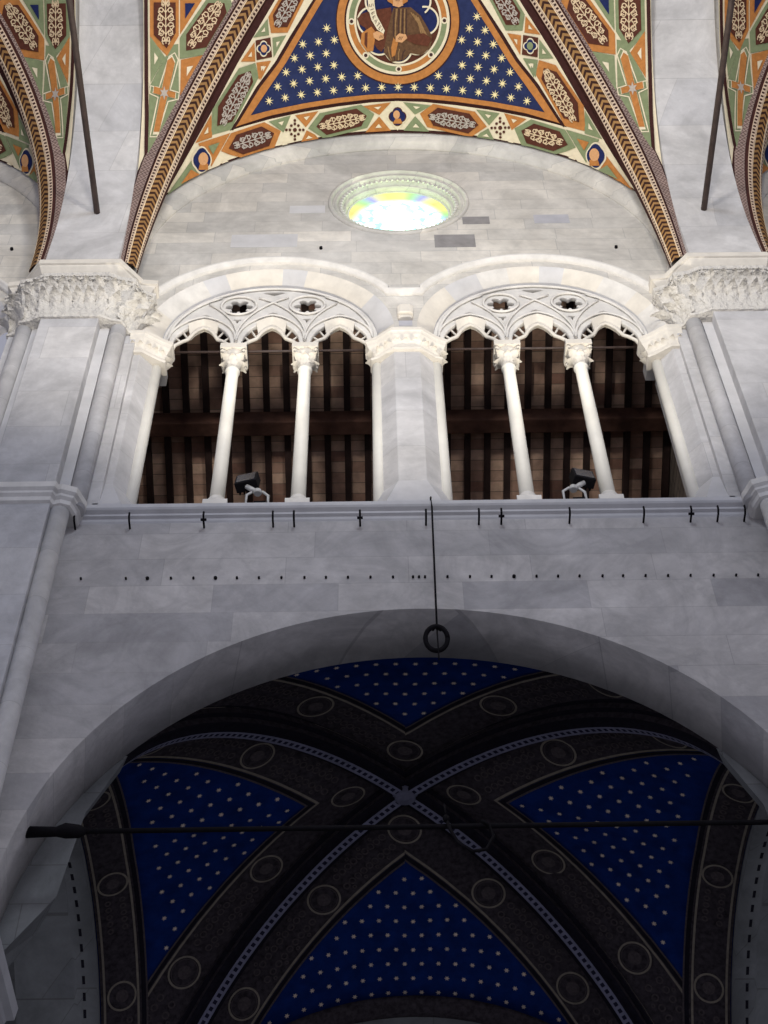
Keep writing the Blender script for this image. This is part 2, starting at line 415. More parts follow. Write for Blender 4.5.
for k in (0,):
    off = k*2*HB; win = bpy.data.objects.new('window_1', None); COL.objects.link(win); win.location = (off+OC[0], 10.42, OC[1]); win['kind'] = 'structure'
    mb = MB(); N = 48
    mb.poly([(off+OC[0]+.76*math.cos(2*PI*i/N), 10.2, OC[1]+.76*math.sin(2*PI*i/N)) for i in range(N)])
    mb.build('glass', M_GLASS, win)
    mb = MB()
    for rr in (.735,):
        mb.grid([[(off+OC[0]+(rr+dr)*math.cos(2*PI*i/N), y, OC[1]+(rr+dr)*math.sin(2*PI*i/N)) for i in range(N)] for dr, y in ((.012, 10.2), (.012, 10.185), (-.012, 10.185), (-.012, 10.2))], 0, False, True)
    mb.build('stone_ring', M_GREY2, win)
    mb = MB()  # carved bead course in the reveal
    for i in range(64):
        a = 2*PI*i/64; c, s = math.cos(a), math.sin(a); r = RR-.19
        mb.tube([(off+OC[0]+(r-.02)*c, 10.045, OC[1]+(r-.02)*s), (off+OC[0]+(r+.02)*c, 10.045, OC[1]+(r+.028)*s)], .017, 6)
    mb.build('carved_beading', M_STONE, win)

# ------------------------------------------------------------------ nave vault
YC, ZCV = 5.2, 25.2
CX, CY, ZS = 3.53, 9.60, 19.40
PW = 2.22
def sup(t, p=2.0): return (1-min(1, abs(t))**p)**(1/p)
def diag_pt(sx, sy, u, lift=0):   # u 0 corner .. 1 crown
    k = sup(1-u, PW)
    yh = CY-YC
    return Vector((sx*CX*(1-u), YC+sy*yh*(1-u), ZS+(ZCV-ZS)*k+lift))
WEBLIFT = .13
TX = 3.68                         # transverse edge of side webs
def web_N(sy):
    R = []
    n = 110; ns = 40
    for j in range(ns+1):
        s = j/ns; row = []
        for i in range(n+1):
            t = -math.cos(PI*i/n)
            # wall arc: stilted semicircle radius FR+.1
            x = t*(FR+.10); z = FZ+(FR+.10)*sup(t) if abs(t) < 1 else FZ
            b = Vector((x, YC+sy*(9.80-YC), z))
            u = 1-abs(t); d = diag_pt(1 if t > 0 else -1, sy, u, WEBLIFT)
            p = b.lerp(d, s); p.z += .10*math.sin(PI*s)*sup(t)
            row.append(p)
        R.append(row)
    # stilts below the springing
    return R
def web_S(sx):
    R = []; n = 90; ns = 34
    hy = CY-YC
    for j in range(ns+1):
        s = j/ns; row = []
        for i in range(n+1):
            t = -math.cos(PI*i/n)
            b = Vector((sx*TX, YC+t*(hy+.02), 20.0+(24.6-20.0)*sup(t)))
            d = diag_pt(sx, 1 if t > 0 else -1, 1-abs(t), WEBLIFT)
            p = b.lerp(d, s); p.z += .08*math.sin(PI*s)*sup(t); row.append(p)
        R.append(row)
    return R
webs = []
for sy in (1, -1):
    mb = MB(); mb.grid(web_N(sy), 0, True); webs.append(mb)
sides = []
for sx in (-1, 1):
    mb = MB(); mb.grid(web_S(sx), 0, True); sides.append(mb)
def bvh(mbs):
    v = []; f = []
    for m in mbs:
        n = len(v); v += [Vector(p) for p in m.v]; f += [[n+i for i in q] for q in m.f]
    return BVHTree.FromPolygons(v, f)
B_NAVE = bvh(webs+sides)
VAULT = {'tree': B_NAVE}
def cast(p, lift=.01):
    d = px_ray(p); loc, nor, _, _ = VAULT['tree'].ray_cast(CAM, d)
    if loc is None: return None
    if nor.dot(d) > 0: nor = -nor
    return loc+nor*lift
LIFT = .011
def star_fill(mb, pts, m, lv=1, rings=3):
    """pts: px polygon, star-shaped about its centroid; rings of points hug the curved web"""
    P = []
    for i in range(len(pts)):
        a, b = pts[i], pts[(i+1) % len(pts)]; n = max(1, int(math.hypot(b[0]-a[0], b[1]-a[1])/9))
        P += [(a[0]+(b[0]-a[0])*k/n, a[1]+(b[1]-a[1])*k/n) for k in range(n)]
    cx = sum(p[0] for p in P)/len(P); cy = sum(p[1] for p in P)/len(P)
    rows = []
    for r in range(rings+1):
        q = 1-r/(rings+.6); row = []
        for p in P:
            for g in (1, .96, .92, .87, .82, .75, .65, .5, .3):
                x = cast((cx+(p[0]-cx)*q*g, cy+(p[1]-cy)*q*g), LIFT*lv)
                if x is not None: break
            if x is None: return
            row.append(x)
        rows.append(row)
    mb.grid(rows, m, True, True); n = len(mb.v); mb.face(range(n-len(P), n), m, smooth=True)
def pstrip(mb, A, B, m, lv=1, n=24, k=4):
    def samp(L, t):
        d = [0]
        for a, b in zip(L, L[1:]): d.append(d[-1]+math.hypot(b[0]-a[0], b[1]-a[1]))
        s = t*d[-1]
        for i in range(len(L)-1):
            if s <= d[i+1]+1e-9:
                q = (s-d[i])/max(1e-9, d[i+1]-d[i]); return (L[i][0]+(L[i+1][0]-L[i][0])*q, L[i][1]+(L[i+1][1]-L[i][1])*q)
        return L[-1]
    rows = []
    for j in range(k+1):
        row = []
        for i in range(n+1):
            a = samp(A, i/n); b = samp(B, i/n); q = j/k
            row.append(cast((a[0]+(b[0]-a[0])*q, a[1]+(b[1]-a[1])*q), LIFT*lv))
        rows.append(row)
    for j in range(k):
        for i in range(n):
            q = [rows[j][i], rows[j][i+1], rows[j+1][i+1], rows[j+1][i]]
            if all(x is not None for x in q): mb.poly(q, m, smooth=True)
def stroke(mb, pts, w, m, lv=3, closed=False):
    """ribbon of px width w"""
    n = len(pts); L = []; R = []
    for i in range(n):
        a = pts[(i-1) % n] if closed or i else pts[0]; b = pts[(i+1) % n] if closed or i < n-1 else pts[-1]
        dx, dy = b[0]-a[0], b[1]-a[1]; l = math.hypot(dx, dy) or 1; ox, oy = -dy/l*w/2, dx/l*w/2
        L.append(cast((pts[i][0]+ox, pts[i][1]+oy), LIFT*lv)); R.append(cast((pts[i][0]-ox, pts[i][1]-oy), LIFT*lv))
    for i in range(n if closed else n-1):
        j = (i+1) % n; q = [L[i], L[j], R[j], R[i]]
        if all(x is not None for x in q): mb.poly(q, m)
def dense(pts, step=5, closed=True):
    P = []; n = len(pts)
    for i in range(n if closed else n-1):
        a, b = pts[i], pts[(i+1) % n]; k = max(1, int(math.hypot(b[0]-a[0], b[1]-a[1])/step))
        P += [(a[0]+(b[0]-a[0])*j/k, a[1]+(b[1]-a[1])*j/k) for j in range(k)]
    if not closed: P.append(pts[-1])
    return P
def inset(pts, q):
    cx = sum(p[0] for p in pts)/len(pts); cy = sum(p[1] for p in pts)/len(pts)
    return [(cx+(p[0]-cx)*q, cy+(p[1]-cy)*q) for p in pts]
def arabesque(mb, a, b, w, m, lv=4, sw=.9, seed=0):
    """leafy scrollwork between px points a and b, half width w"""
    ax = Vector((b[0]-a[0], b[1]-a[1])); L = ax.length; e = ax/L; nrm = Vector((-e.y, e.x)); A = Vector(a)
    P = lambda s, t: tuple(A+e*(s*L)+nrm*(t*w))
    k = max(4, int(L/(w*.80)))
    for i in range(k):
        s0 = (i+.5)/k; env = min(1, 2.4*min(s0, 1-s0)+.28)
        for sg in (-1, 1):
            pts = []
            for j in range(15):
                q = j/14; ang = q*PI*2.3; rr = (1-q*.78)*.5*w/L*1.0
                pts.append(P(s0+rr*math.cos(ang)*(1 if i % 2 else -1), sg*env*(.52)+sg*rr*L/w*.8*math.sin(ang)*env))
            stroke(mb, pts, sw, m, lv)
            stroke(mb, [P(s0-.3/k, 0), P(s0, sg*.16*env), P(s0+.35/k, sg*.42*env), P(s0+.3/k, sg*.85*env)], sw*.9, m, lv)
            stroke(mb, [P(s0-.2/k, sg*.5*env), P(s0-.05/k, sg*.72*env), P(s0-.25/k, sg*.95*env)], sw*1.3, m, lv)
    stroke(mb, dense([P(.0, 0), P(1, 0)], 5, False), sw, m, lv)
zA = lambda L: [(x/4.8+140, y/4.8+60) for x, y in L]
zB = lambda L: [(x/4.8+130, y/4.8) for x, y in L]
zC = lambda L: [(x/2.954+270, y/2.954+80) for x, y in L]

def half_border(swap):
    """paint of the left half of the wall-side web; swap exchanges the ochre and the green"""
    G, O = (ORANGE, GREEN) if swap else (GREEN, ORANGE)
    S1, S2 = (SCROLL, SCROLL2) if swap else (SCROLL2, SCROLL)
    mb = MB()
    outer = [(163, 199), (196, 178.5), (223, 165.5), (257, 154.5), (298, 145), (338, 137.5), (371, 134.5), (399, 133.5)]
    inner = [(229, 131), (240, 127.5), (269, 119.5), (304, 112), (338, 106.5), (371, 102.5), (399, 101)]
    rib = [(160, 203), (190, 150), (211, 112), (238, 62), (276, -2)]
    rin = [(229, 131), (236, 121), (256, 87), (275, 62), (290, 36), (314, -2)]
    pstrip(mb, outer, inner, CREAM, 1, 50, 8)
    pstrip(mb, [(249, 117), (270, 110.5), (304, 103.5), (338, 98), (371, 94.5), (399, 93.5)], [(328, -14), (340, -14), (355, -14), (370, -14), (385, -14), (399, -14)], BLUE, 1.2, 40, 24)
    pstrip(mb, [(x+(-2), y+12) for x, y in outer], [(x, y+.5) for x, y in outer], DARK, 1.5, 34, 2)
    pstrip(mb, rib, rin, CREAM, 1, 50, 8)
    pstrip(mb, [(x-14, y-3) for x, y in rib], [(x-.5, y) for x, y in rib], DARK, 1.6, 30, 1)
    mb_tri = [(160, 203), (229, 131), (163, 199)]
    star_fill(mb, [(161, 201), (190, 150), (229, 131), (223, 165)], CREAM, .9)
    # ochre frame round the blue field
    pstrip(mb, [(231, 130), (240, 125.5), (269, 117), (304, 109.7), (338, 104), (371, 100), (399, 99)], [(231, 130), (241, 122.5), (269, 114.4), (304, 107), (338, 101.6), (371, 97.8), (399, 97)], DARK, 2, 30, 1)
    pstrip(mb, [(235, 127), (269, 116), (304, 108.5), (338, 103), (371, 99), (399, 98)], [(247, 116.5), (270, 110.5), (304, 103.5), (338, 98), (371, 94.5), (399, 93.5)], ORANGE, 2.6, 30, 2)
    pstrip(mb, [(231, 131), (257, 88.5), (276, 63.5), (291, 38), (315, -2)], [(233, 130), (259, 89), (278, 64), (293, 39), (317, -2)], DARK, 2, 30, 1)
    pstrip(mb, [(235, 127.5), (259, 88.5), (278, 63.5), (293, 38), (317, -2)], [(249, 117), (266.5, 91), (285, 64), (300, 38), (324, -2)], ORANGE, 2.6, 30, 2)
    def tri(z, P, m, q=.26, im=CREAM):
        P = inset(z(P), 1.17); star_fill(mb, P, m, 2, 2); star_fill(mb, inset(P, q), im, 3.2, 1)
    def hexa(z, P, m, axis, w, s, sd):
        P = inset(z(P), 1.07); star_fill(mb, P, m, 2, 5); Q = inset(P, .76); star_fill(mb, Q, BROWN, 3, 4)
        a, b = z(axis); arabesque(mb, a, b, w, s, 4.2, .95, sd)
    tri(zA, [(140, 636), (240, 495), (325, 545)], G, .42, O)
    tri(zA, [(285, 405), (418, 362), (340, 500)], O, .36, G)
    tri(zA, [(268, 392), (335, 272), (338, 368)], O)
    tri(zA, [(352, 528), (390, 452), (462, 487)], G)
    tri(zA, [(624, 298), (715, 272), (685, 342)], G)
    tri(zA, [(648, 432), (685, 365), (738, 412)], G)
    tri(zA, [(575, 20), (622, 10), (578, 92)], O)
    hexa(zA, [(395, 435), (440, 355), (590, 305), (665, 345), (635, 420), (480, 470)], O, [(445, 415), (622, 360)], 7.0, S1, 1)
    hexa(zA, [(345, 350), (350, 235), (470, 50), (545, 25), (560, 90), (435, 325)], G, [(388, 312), (520, 62)], 8.0, S1, 2)
    tri(zC, [(78, 106), (137, 95), (105, 136)], O)
    tri(zC, [(82, 186), (108, 152), (150, 174)], O)
    hexa(zC, [(118, 142), (150, 100), (265, 76), (302, 102), (282, 140), (155, 172)], G, [(146, 138), (278, 110)], 7.0, S2, 3)
    tri(zC, [(280, 78), (352, 68), (322, 100)], O)
    tri(zC, [(287, 152), (322, 112), (352, 148)], O)
    # little knotwork diamond
    c = zC([(72, 148)])[0]
    for dx, dy in [(0, 0)]+[(5*math.cos(PI*k/4), 6*math.sin(PI*k/4)) for k in range(8)]+[(8.5*math.cos(PI*k/2), 9.5*math.sin(PI*k/2)) for k in range(4)]:
        r = 1.5 if (dx or dy) else 2.2
        star_fill(mb, [(c[0]+dx+r*math.cos(k*PI/3), c[1]+dy+r*math.sin(k*PI/3)) for k in range(6)], BROWN, 2.5, 1)
    # corner head medallion
    c = zA([(289, 482)])[0]
    lob = [(c[0]+(9.6+1.6*abs(math.cos(2*a)))*.92*math.cos(a), c[1]+(12+2*abs(math.cos(2*a)))*math.sin(a)) for a in [2*PI*k/28 for k in range(28)]]
    star_fill(mb, lob, CREAM, 3, 2); star_fill(mb, inset(lob, .86), NAVY, 3.8, 2)
    star_fill(mb, [(c[0]+1+5.0*math.cos(a), c[1]-1+6.5*math.sin(a)) for a in [2*PI*k/14 for k in range(14)]], SKIN, 4.6, 1)
    star_fill(mb, [(c[0]-4, c[1]+10), (c[0]-2, c[1]+3), (c[0]+6, c[1]+4), (c[0]+6, c[1]+10)], ORANGE, 4.4, 1)
    # small quatrefoil along the rib
    q = zB([(600, 195), (672, 180), (680, 275), (605, 290)]); star_fill(mb, q, BROWN, 2.2, 2)
    c = zB([(638, 235)])[0]
    lob = [(c[0]+(5.2+2.2*abs(math.cos(2*a)))*math.cos(a), c[1]+(6+2.2*abs(math.cos(2*a)))*math.sin(a)) for a in [2*PI*k/32 for k in range(32)]]
    star_fill(mb, lob, CREAM, 3, 2); star_fill(mb, inset(lob, .82), NAVY, 3.6, 2)
    star_fill(mb, [(c[0]+3.2*math.cos(a), c[1]+4*math.sin(a)) for a in [2*PI*k/12 for k in range(12)]], O if swap else SKIN, 4.2, 1)
    tri(zB, [(535, 292), (592, 212), (596, 292)], O); tri(zB, [(608, 305), (666, 297), (618, 378)], O)
    tri(zB, [(596, 176), (656, 98), (662, 166)], G); tri(zB, [(685, 186), (742, 176), (690, 268)], G)
    hexa(zB, [(680, 152), (668, 80), (735, -35), (815, -60), (835, -10), (755, 150)], O, [(700, 125), (800, -35)], 7.6, SCROLL2, 5)
    # side web, between the rib and the transverse arch
    pstrip(mb, zB([(88, -20), (90, 400), (92, 560), (90, 700), (92, 800)]), zB([(520, -20), (350, 258), (232, 500), (150, 690), (100, 850)]), CREAM, 1, 34, 10)
    pstrip(mb, zB([(66, -20), (68, 400), (70, 560), (68, 700), (68, 850)]), zB([(84, -20), (86, 400), (88, 560), (86, 700), (86, 850)]), DARK, 1.5, 30, 1)
    hexa(zB, [(98, 182), (98, -10), (228, -10), (228, 170), (175, 262)], O, [(168, 215), (166, 2)], 9.0, SCROLL, 6)
    hexa(zB, [(245, 275), (245, 180), (375, -8), (470, -8), (485, 50), (365, 255)], G, [(285, 228), (432, 12)], 9.0, SCROLL, 7)
    tri(zB, [(98, 190), (160, 278), (100, 385)], G); tri(zB, [(248, 297), (348, 276), (245, 445)], O)
    tri(zB, [(244, -10), (244, 150), (345, -10)], O, .4, NAVY)
    star_fill(mb, zA([(44, 130), (150, -70), (182, -75), (186, 190), (128, 310), (50, 450), (36, 470)]), GREEN, 1.8, 5)
    for z, P in ((zA, [(44, 50), (44, 120), (98, 20)]), (zA, [(140, 240), (186, 215), (128, 300)])): pass
    cr = zA([(62, 352), (90, 352), (124, 200), (165, 190), (168, 162), (132, 150), (164, 20), (150, -10), (128, 6), (98, 140), (64, 132), (60, 165), (94, 182)])
    cc = zA([(112, 166)])[0]
    out = [(cc[0]+(p[0]-cc[0])*1.22+(2 if p[0] > cc[0] else -2)*.6, cc[1]+(p[1]-cc[1])*1.12) for p in cr]
    stroke(mb, dense(out, 5), 1.3, CREAM, 2.6, True)
    bars = [([(62, 352), (90, 352), (164, 20), (150, -10), (128, 6)]), ([(60, 165), (64, 132), (168, 162), (165, 190)])]
    for b_ in bars: star_fill(mb, inset(zA(b_), 1.06), CREAM, 2.9, 3)
    for b_ in bars: star_fill(mb, zA(b_), ORANGE, 3.4, 3)
    star_fill(mb, [(cc[0]+(5 if k % 2 else 2.4)*math.cos(k*PI/6), cc[1]+(7 if k % 2 else 3)*math.sin(k*PI/6)) for k in range(12)], SCROLL2, 4.2, 1)
    return mb
def stars_and_medallion():
    mb = MB()
    C0 = (398, 21)
    def star(p, r=.072, n=8):
        c = cast(p, .032)
        if c is None: return
        l, nor, _, _ = VAULT['tree'].ray_cast(CAM, px_ray(p))
        if nor.dot(px_ray(p)) > 0: nor = -nor
        a = nor.cross(Vector((0, 1, 0))).normalized(); b = nor.cross(a)
        P = [c+(a*math.cos(PI*k/n)+b*math.sin(PI*k/n))*(r*(1+.08*random.random()) if k % 2 == 0 else r*.30) for k in range(2*n)]
        k0 = len(mb.v); mb.v += [tuple(x) for x in P]+[tuple(c)]
        for k in range(2*n): mb.face((k0+k, k0+(k+1) % (2*n), k0+2*n), STAR)
    # rows of stars
    for row in range(-1, 9):
        y = 87-row*12.6+(8 if False else 0)
        for i in range(-12, 13):
            x = 398+(i+(.5 if row % 2 else 0))*16.2*(1-row*.004)
            yy = y+ .00085*(x-398)**2 + (0)
            if yy < -4: continue
            # inside the blue triangle
            lx = 254+(113-yy)*.64; rx = 2*398.5-lx
            if not (lx+4 < x < rx-4) or yy > 111: continue
            if yy > (113.5-(min(abs(x-399), 150)-0)*-.0) - 0 and False: continue
            top = 93.5+17*((x-399)/146)**2
            if yy > top-3.6: continue
            if math.hypot(x-C0[0], yy-C0[1]) < 66: continue
            star((x, yy))
    cen, nor, _, _ = VAULT['tree'].ray_cast(CAM, px_ray(C0))
    if nor.dot(px_ray(C0)) > 0: nor = -nor
    X = Vector((1, 0, 0)); X = (X-nor*X.dot(nor)).normalized(); Y = nor.cross(X)
    if Y.y < 0: Y = -Y
    def pp(x, y, lv):
        p = cen+X*x+Y*y-nor*(-.3); loc, n2, _, _ = VAULT['tree'].ray_cast(p, -nor)
        return (loc if loc else cen+X*x+Y*y)+nor*LIFT*lv
    def annulus(r0, r1, m, lv, a0=0, a1=2*PI, cx=0, cy=0):
        n = max(6, int((a1-a0)*12))
        mb.grid([[pp(cx+r*math.cos(a0+(a1-a0)*i/n), cy+r*math.sin(a0+(a1-a0)*i/n), lv) for i in range(n+1)] for r in (r0, (r0+r1)/2, r1)], m, True)
    annulus(0.02, .80, BLUE, 1.2)
    annulus(.80, .925, ORANGE, 2); annulus(.775, .80, DARK, 2.2); annulus(.915, .93, DARK, 2.2)
    annulus(.735, .775, CREAM, 2.4)
    for k in range(8):
        a = -PI/2+k*PI/4; annulus(.655, .735, GREEN if k % 2 == 0 else ORANGE, 2.4, a+.05, a+PI/4-.05)
        annulus(.0, .048, CREAM, 3, 0, 2*PI, .695*math.cos(a), .695*math.sin(a)); annulus(.0, .026, INK, 3.4, 0, 2*PI, .695*math.cos(a), .695*math.sin(a))
    annulus(.625, .655, CREAM, 2.6); annulus(.02, .625, BROWN, 2)
    for k in range(8):   # eight lobed foil
        a = -PI/2+k*PI/4; cx, cy = .40*math.cos(a), .40*math.sin(a)
        annulus(.0, .195, NAVY, 2.6+.02*k, 0, 2*PI, cx, cy)
        annulus(.188, .215, CREAM, 6.0 if math.sin(a) < -.3 else 3.4, a-1.75, a+1.75, cx, cy)
    annulus(.0, .40, NAVY, 2.9)
    F = lambda L: [(x/9.035+355, y/9.035) for x, y in L]
    def blob(L, m, lv, r=3): star_fill(mb, F(L), m, lv, r)
    blob([(20, 170), (60, 125), (150, 95), (330, 65), (350, 300), (240, 470), (200, 440), (90, 250), (40, 220)], RED, 4)
    blob([(350, 70), (500, 65), (590, 140), (650, 240), (695, 330), (680, 430), (600, 500), (500, 480), (440, 540), (330, 560), (260, 470), (300, 250)], ROBE, 4.4, 4)
    blob([(60, 300), (150, 240), (190, 290), (165, 460), (110, 470), (50, 390)], ORANGE, 4.8, 2)
    blob([(90, 300), (115, 290), (110, 440), (85, 400)], RED, 5.2, 1)
    for k in range(7): stroke(mb, F([(360+k*17, 80), (352+k*18, 200), (348+k*19, 330)]), 1.0, ROBE2 if k % 2 else INK, 5)
    for k in range(4): stroke(mb, F([(500+k*22, 110+k*14), (570+k*16, 210+k*20), (600+k*20, 320+k*8)]), 1.2, ROBE2, 5)
    for k in range(4): stroke(mb, F([(300+k*50, 420+k*10), (310+k*40, 480), (330+k*30, 545)]), 1.0, INK if k % 2 else ROBE2, 5)
    blob([(465, 320), (620, 300), (690, 345), (660, 420), (540, 400), (460, 360)], RED, 5.4, 2)
    blob([(370, 330), (395, 300), (455, 310), (468, 345), (420, 385), (370, 375)], SKIN, 6, 1)
    blob([(350, 340), (385, 385), (365, 500), (335, 515), (330, 430)], ORANGE, 5.6, 1)
    blob([(165, 300), (200, 280), (262, 300), (262, 350), (215, 368), (170, 340)], SKIN, 6, 1)
    for k in range(3): stroke(mb, F([(225+k*12, 345), (232+k*13, 318)]), .5, ROBE, 6.4)
    for k in range(3): stroke(mb, F([(385+k*12, 355+k*3), (400+k*14, 330)]), .5, ROBE, 6.4)
    # hair, neck, head (mostly above the frame)
    blob([(290, -10), (300, 12), (350, 40), (420, 42), (470, 14), (480, -60), (440, -110), (330, -110), (290, -60)], ORANGE, 4.9, 3)
    blob([(350, 0), (345, 50), (390, 66), (430, 48), (420, 0)], SKIN, 5.3, 1)
    blob([(330, -40), (345, 5), (385, 28), (425, 5), (440, -40), (410, -90), (350, -90)], SKIN, 5.6, 3)
    for e in (362, 408): blob([(e-9, -36), (e, -40), (e+9, -36), (e, -31)], INK, 6, 1)
    stroke(mb, F([(385, -36), (380, -12), (390, -10)]), .5, ROBE, 6); stroke(mb, F([(372, 4), (386, 7), (400, 4)]), .5, RED, 6)
    # scroll with lettering
    sl = F([(115, -30), (125, 80), (150, 180), (205, 270), (262, 305)]); sr = F([(175, -30), (182, 60), (200, 140), (240, 215), (272, 275)])
    pstrip(mb, sl, sr, CREAM, 6.4, 16, 2)
    GL = {'S': [[(1, 1), (.2, 1), (.1, .6), (.9, .45), (.8, 0), (0, 0)]], 'I': [[(.5, 0), (.5, 1)]], 'B': [[(.1, 0), (.1, 1), (.8, .8), (.2, .5), (.9, .25), (.1, 0)]],
          'R': [[(.1, 0), (.1, 1), (.9, .8), (.1, .5), (.9, 0)]], 'A': [[(0, 0), (.5, 1), (1, 0)], [(.2, .4), (.8, .4)]], 'T': [[(0, 1), (1, 1)], [(.5, 0), (.5, 1)]],
          'E': [[(1, 1), (.1, 1), (.1, 0), (1, 0)], [(.1, .5), (.8, .5)]]}
    def sm(L, t):
        f = t*(len(L)-1); i = min(int(f), len(L)-2); q = f-i; return (L[i][0]+(L[i+1][0]-L[i][0])*q, L[i][1]+(L[i+1][1]-L[i][1])*q)
    for k, ch in enumerate('SIBRATEI'):
        for st in GL[ch]:
            P = []
            for gx, gy in st:
                t = .16+k*.10+gx*.065; a = sm(sl, t); b = sm(sr, t); q = .22+.56*gy; P.append((a[0]+(b[0]-a[0])*q, a[1]+(b[1]-a[1])*q))
            stroke(mb, P, .5, INK, 7)
    return mb
bL, bR = half_border(False), half_border(True)
sm_ = stars_and_medallion()
c_small = MB()  # head in the quatrefoil at the crown of the wall border
c = (397.5, 116.5)
star_fill(c_small, [(c[0]-12, c[1]), (c[0], c[1]-14), (c[0]+12, c[1]), (c[0], c[1]+14)], P_CREAM and CREAM, 2.2, 2)
lob = [(c[0]+(7+2*abs(math.cos(2*a)))*math.cos(a), c[1]+(7.5+2*abs(math.cos(2*a)))*math.sin(a)) for a in [2*PI*k/32 for k in range(32)]]
star_fill(c_small, lob, BROWN, 3, 2); star_fill(c_small, inset(lob, .88), NAVY, 3.6, 2)
star_fill(c_small, [(c[0]-1+3.3*math.cos(a), c[1]-2+4.3*math.sin(a)) for a in [2*PI*k/12 for k in range(12)]], SKIN, 4.2, 1)
star_fill(c_small, [(c[0]-5, c[1]+7), (c[0]-2, c[1]+2), (c[0]+3, c[1]+2), (c[0]+5, c[1]+7)], ORANGE, 4.0, 1)
mirror = lambda p: (-p[0], p[1], p[2])
def flipY(p): return (p[0], 2*YC-p[1], p[2])
vault_names = {0: 'ceiling', -1: 'ceiling', 1: 'ceiling'}
RIBP = None
def rib_mesh(P0, dirs, mb, prof, mats, us):
    """P0: centre line points (soffit), prof: list of (side, up) offsets, horizontal side vector dirs"""
    rows = []; uvs = []
    s = 0
    for i, p in enumerate(P0):
        if i: s += (p-P0[i-1]).length
        rows.append([p+dirs*a+Vector((0, 0, 1))*b if True else None for a, b in prof]); uvs.append(s)
    n = len(rows)
    for i in range(n-1):
        for j in range(len(prof)-1):
            q = [rows[i][j], rows[i][j+1], rows[i+1][j+1], rows[i+1][j]]
            mb.poly(q, mats[j], [(uvs[i], 0), (uvs[i], 1), (uvs[i+1], 1), (uvs[i+1], 0)], False)
def nave_rib(k, sx, sy, parent):
    off = Vector((k*2*HB, 0, 0)); n = 60
    P = [diag_pt(sx, sy, (i/n)**1.6)+off for i in range(n+1)]
    d = Vector((sx*CX, sy*(CY-YC), 0)).normalized(); side = Vector((-d.y, d.x, 0))
    if side.x*sx > 0: side = -side
    # offset normal to the curve: use the local normal in the rib's vertical plane
    rows = []; us = []; s = 0
    prof = [(-.315, .26), (-.30, .17), (-.165, .075), (-.155, .03), (-.085, 0.0), (.085, 0.0), (.155, .03), (.165, .075), (.215, .15), (.225, .26)]
    mats = [3, 2, 3, 1, 0, 1, 3, 3, 3]
    for i, p in enumerate(P):
        a = P[min(i+1, n)]-P[max(i-1, 0)]; a.normalize(); nr = a.cross(side); nr.normalize()
        if nr.z < 0 or (abs(nr.z) < .02 and nr.dot(d) < 0): nr = -nr
        if nr.dot(d) < -.001 and i < n//2: nr = -nr
        if i: s += (p-P[i-1]).length
        q = min(1, .62+.38*s/2.6); us.append(s); rows.append([p+side*x*(q if abs(x) > .1 else min(1, q+.2))+nr*y*q for x, y in prof])
    mb = MB()
    for i in range(n):
        for j in range(len(prof)-1):
            mb.poly([rows[i][j], rows[i][j+1], rows[i+1][j+1], rows[i+1][j]], mats[j], [(us[i], 0), (us[i], 1), (us[i+1], 1), (us[i+1], 0)])
    return mb
RIBM = [R_CHEV, R_BEAD, R_ZIG, P_DARK, P_CREAM]
for k in (-1, 0, 1):
    off = k*2*HB
    ce = bpy.data.objects.new('ceiling', None); COL.objects.link(ce); ce.location = (off, YC, 19); ce['kind'] = 'structure'
    sh = lambda p, o=off: (p[0]+o, p[1], p[2])
    for mbx, nm, mt in ((webs[0], 'vault_web', P_DARK), (webs[1], 'vault_web', P_BLUE), (sides[0], 'vault_web', P_CREAM), (sides[1], 'vault_web', P_CREAM)):
        m2 = MB(); m2.add(mbx, sh); m2.build(nm, mt, ce)
    pm = MB(); pm.add(bL, sh); pm.add(bR, lambda p, o=off: (-p[0]+o, p[1], p[2]), True); pm.add(c_small, sh)
    pm.build('painted_border', PM, ce)
    if k == 0:
        m2 = MB(); m2.add(sm_, sh); m2.build('painted_stars_and_medallion', PM, ce)
LAB = {(-1, 1): 'painted diagonal rib of the left neighbouring bay, curving down beside the left transverse arch',
       (0, -1): 'painted chevron rib rising from the left carved pier capital', (0, 1): 'painted chevron rib rising from the right carved pier capital',
       (1, -1): 'painted diagonal rib of the right neighbouring bay, curving down beside the right transverse arch'}
for (k, sx), lab in LAB.items():
    r = tag(nave_rib(k, sx, 1, None).build('vault_rib', RIBM), lab, 'vault rib', 'painted ribs of the nave vault')

# transverse arches
def transverse(cx):
    mb = MB(); n = 44; W = .47; path = []
    hy = 9.52-YC
    for i in range(n+1):
        a = PI*i/n; path.append((YC+hy*math.cos(a), 20.05+(24.95-20.05)*math.sin(a)))
    path = [(9.52, 19.25)]+path+[(2*YC-9.52, 19.25)]
    prof = [(-W-.15, .42), (-W-.15, .20), (-W-.11, .17), (-W-.10, .11), (-W-.02, .08), (-W, 0), (W, 0), (W+.02, .08), (W+.10, .11), (W+.11, .17), (W+.15, .20), (W+.15, .42)]
    rows = []
    for i, (y, z) in enumerate(path):
        a = Vector(path[min(i+1, len(path)-1)])-Vector(path[max(i-1, 0)]); a.normalize(); ny, nz = a.y, -a.x
        if ny*(y-YC)+nz*(z-19) < 0: ny, nz = -ny, -nz
        rows.append([(cx+x, y+ny*o, z+nz*o) for x, o in prof])
    mb.grid(rows, 0, False)
    return mb
tag(transverse(-HB).build('transverse_arch', M_PIER), 'broad plain white stone arch band at the left, above the left pier', 'arch', 'transverse arches of the nave')
tag(transverse(HB).build('transverse_arch', M_PIER), 'broad plain white stone arch band at the right, above the right pier', 'arch', 'transverse arches of the nave')
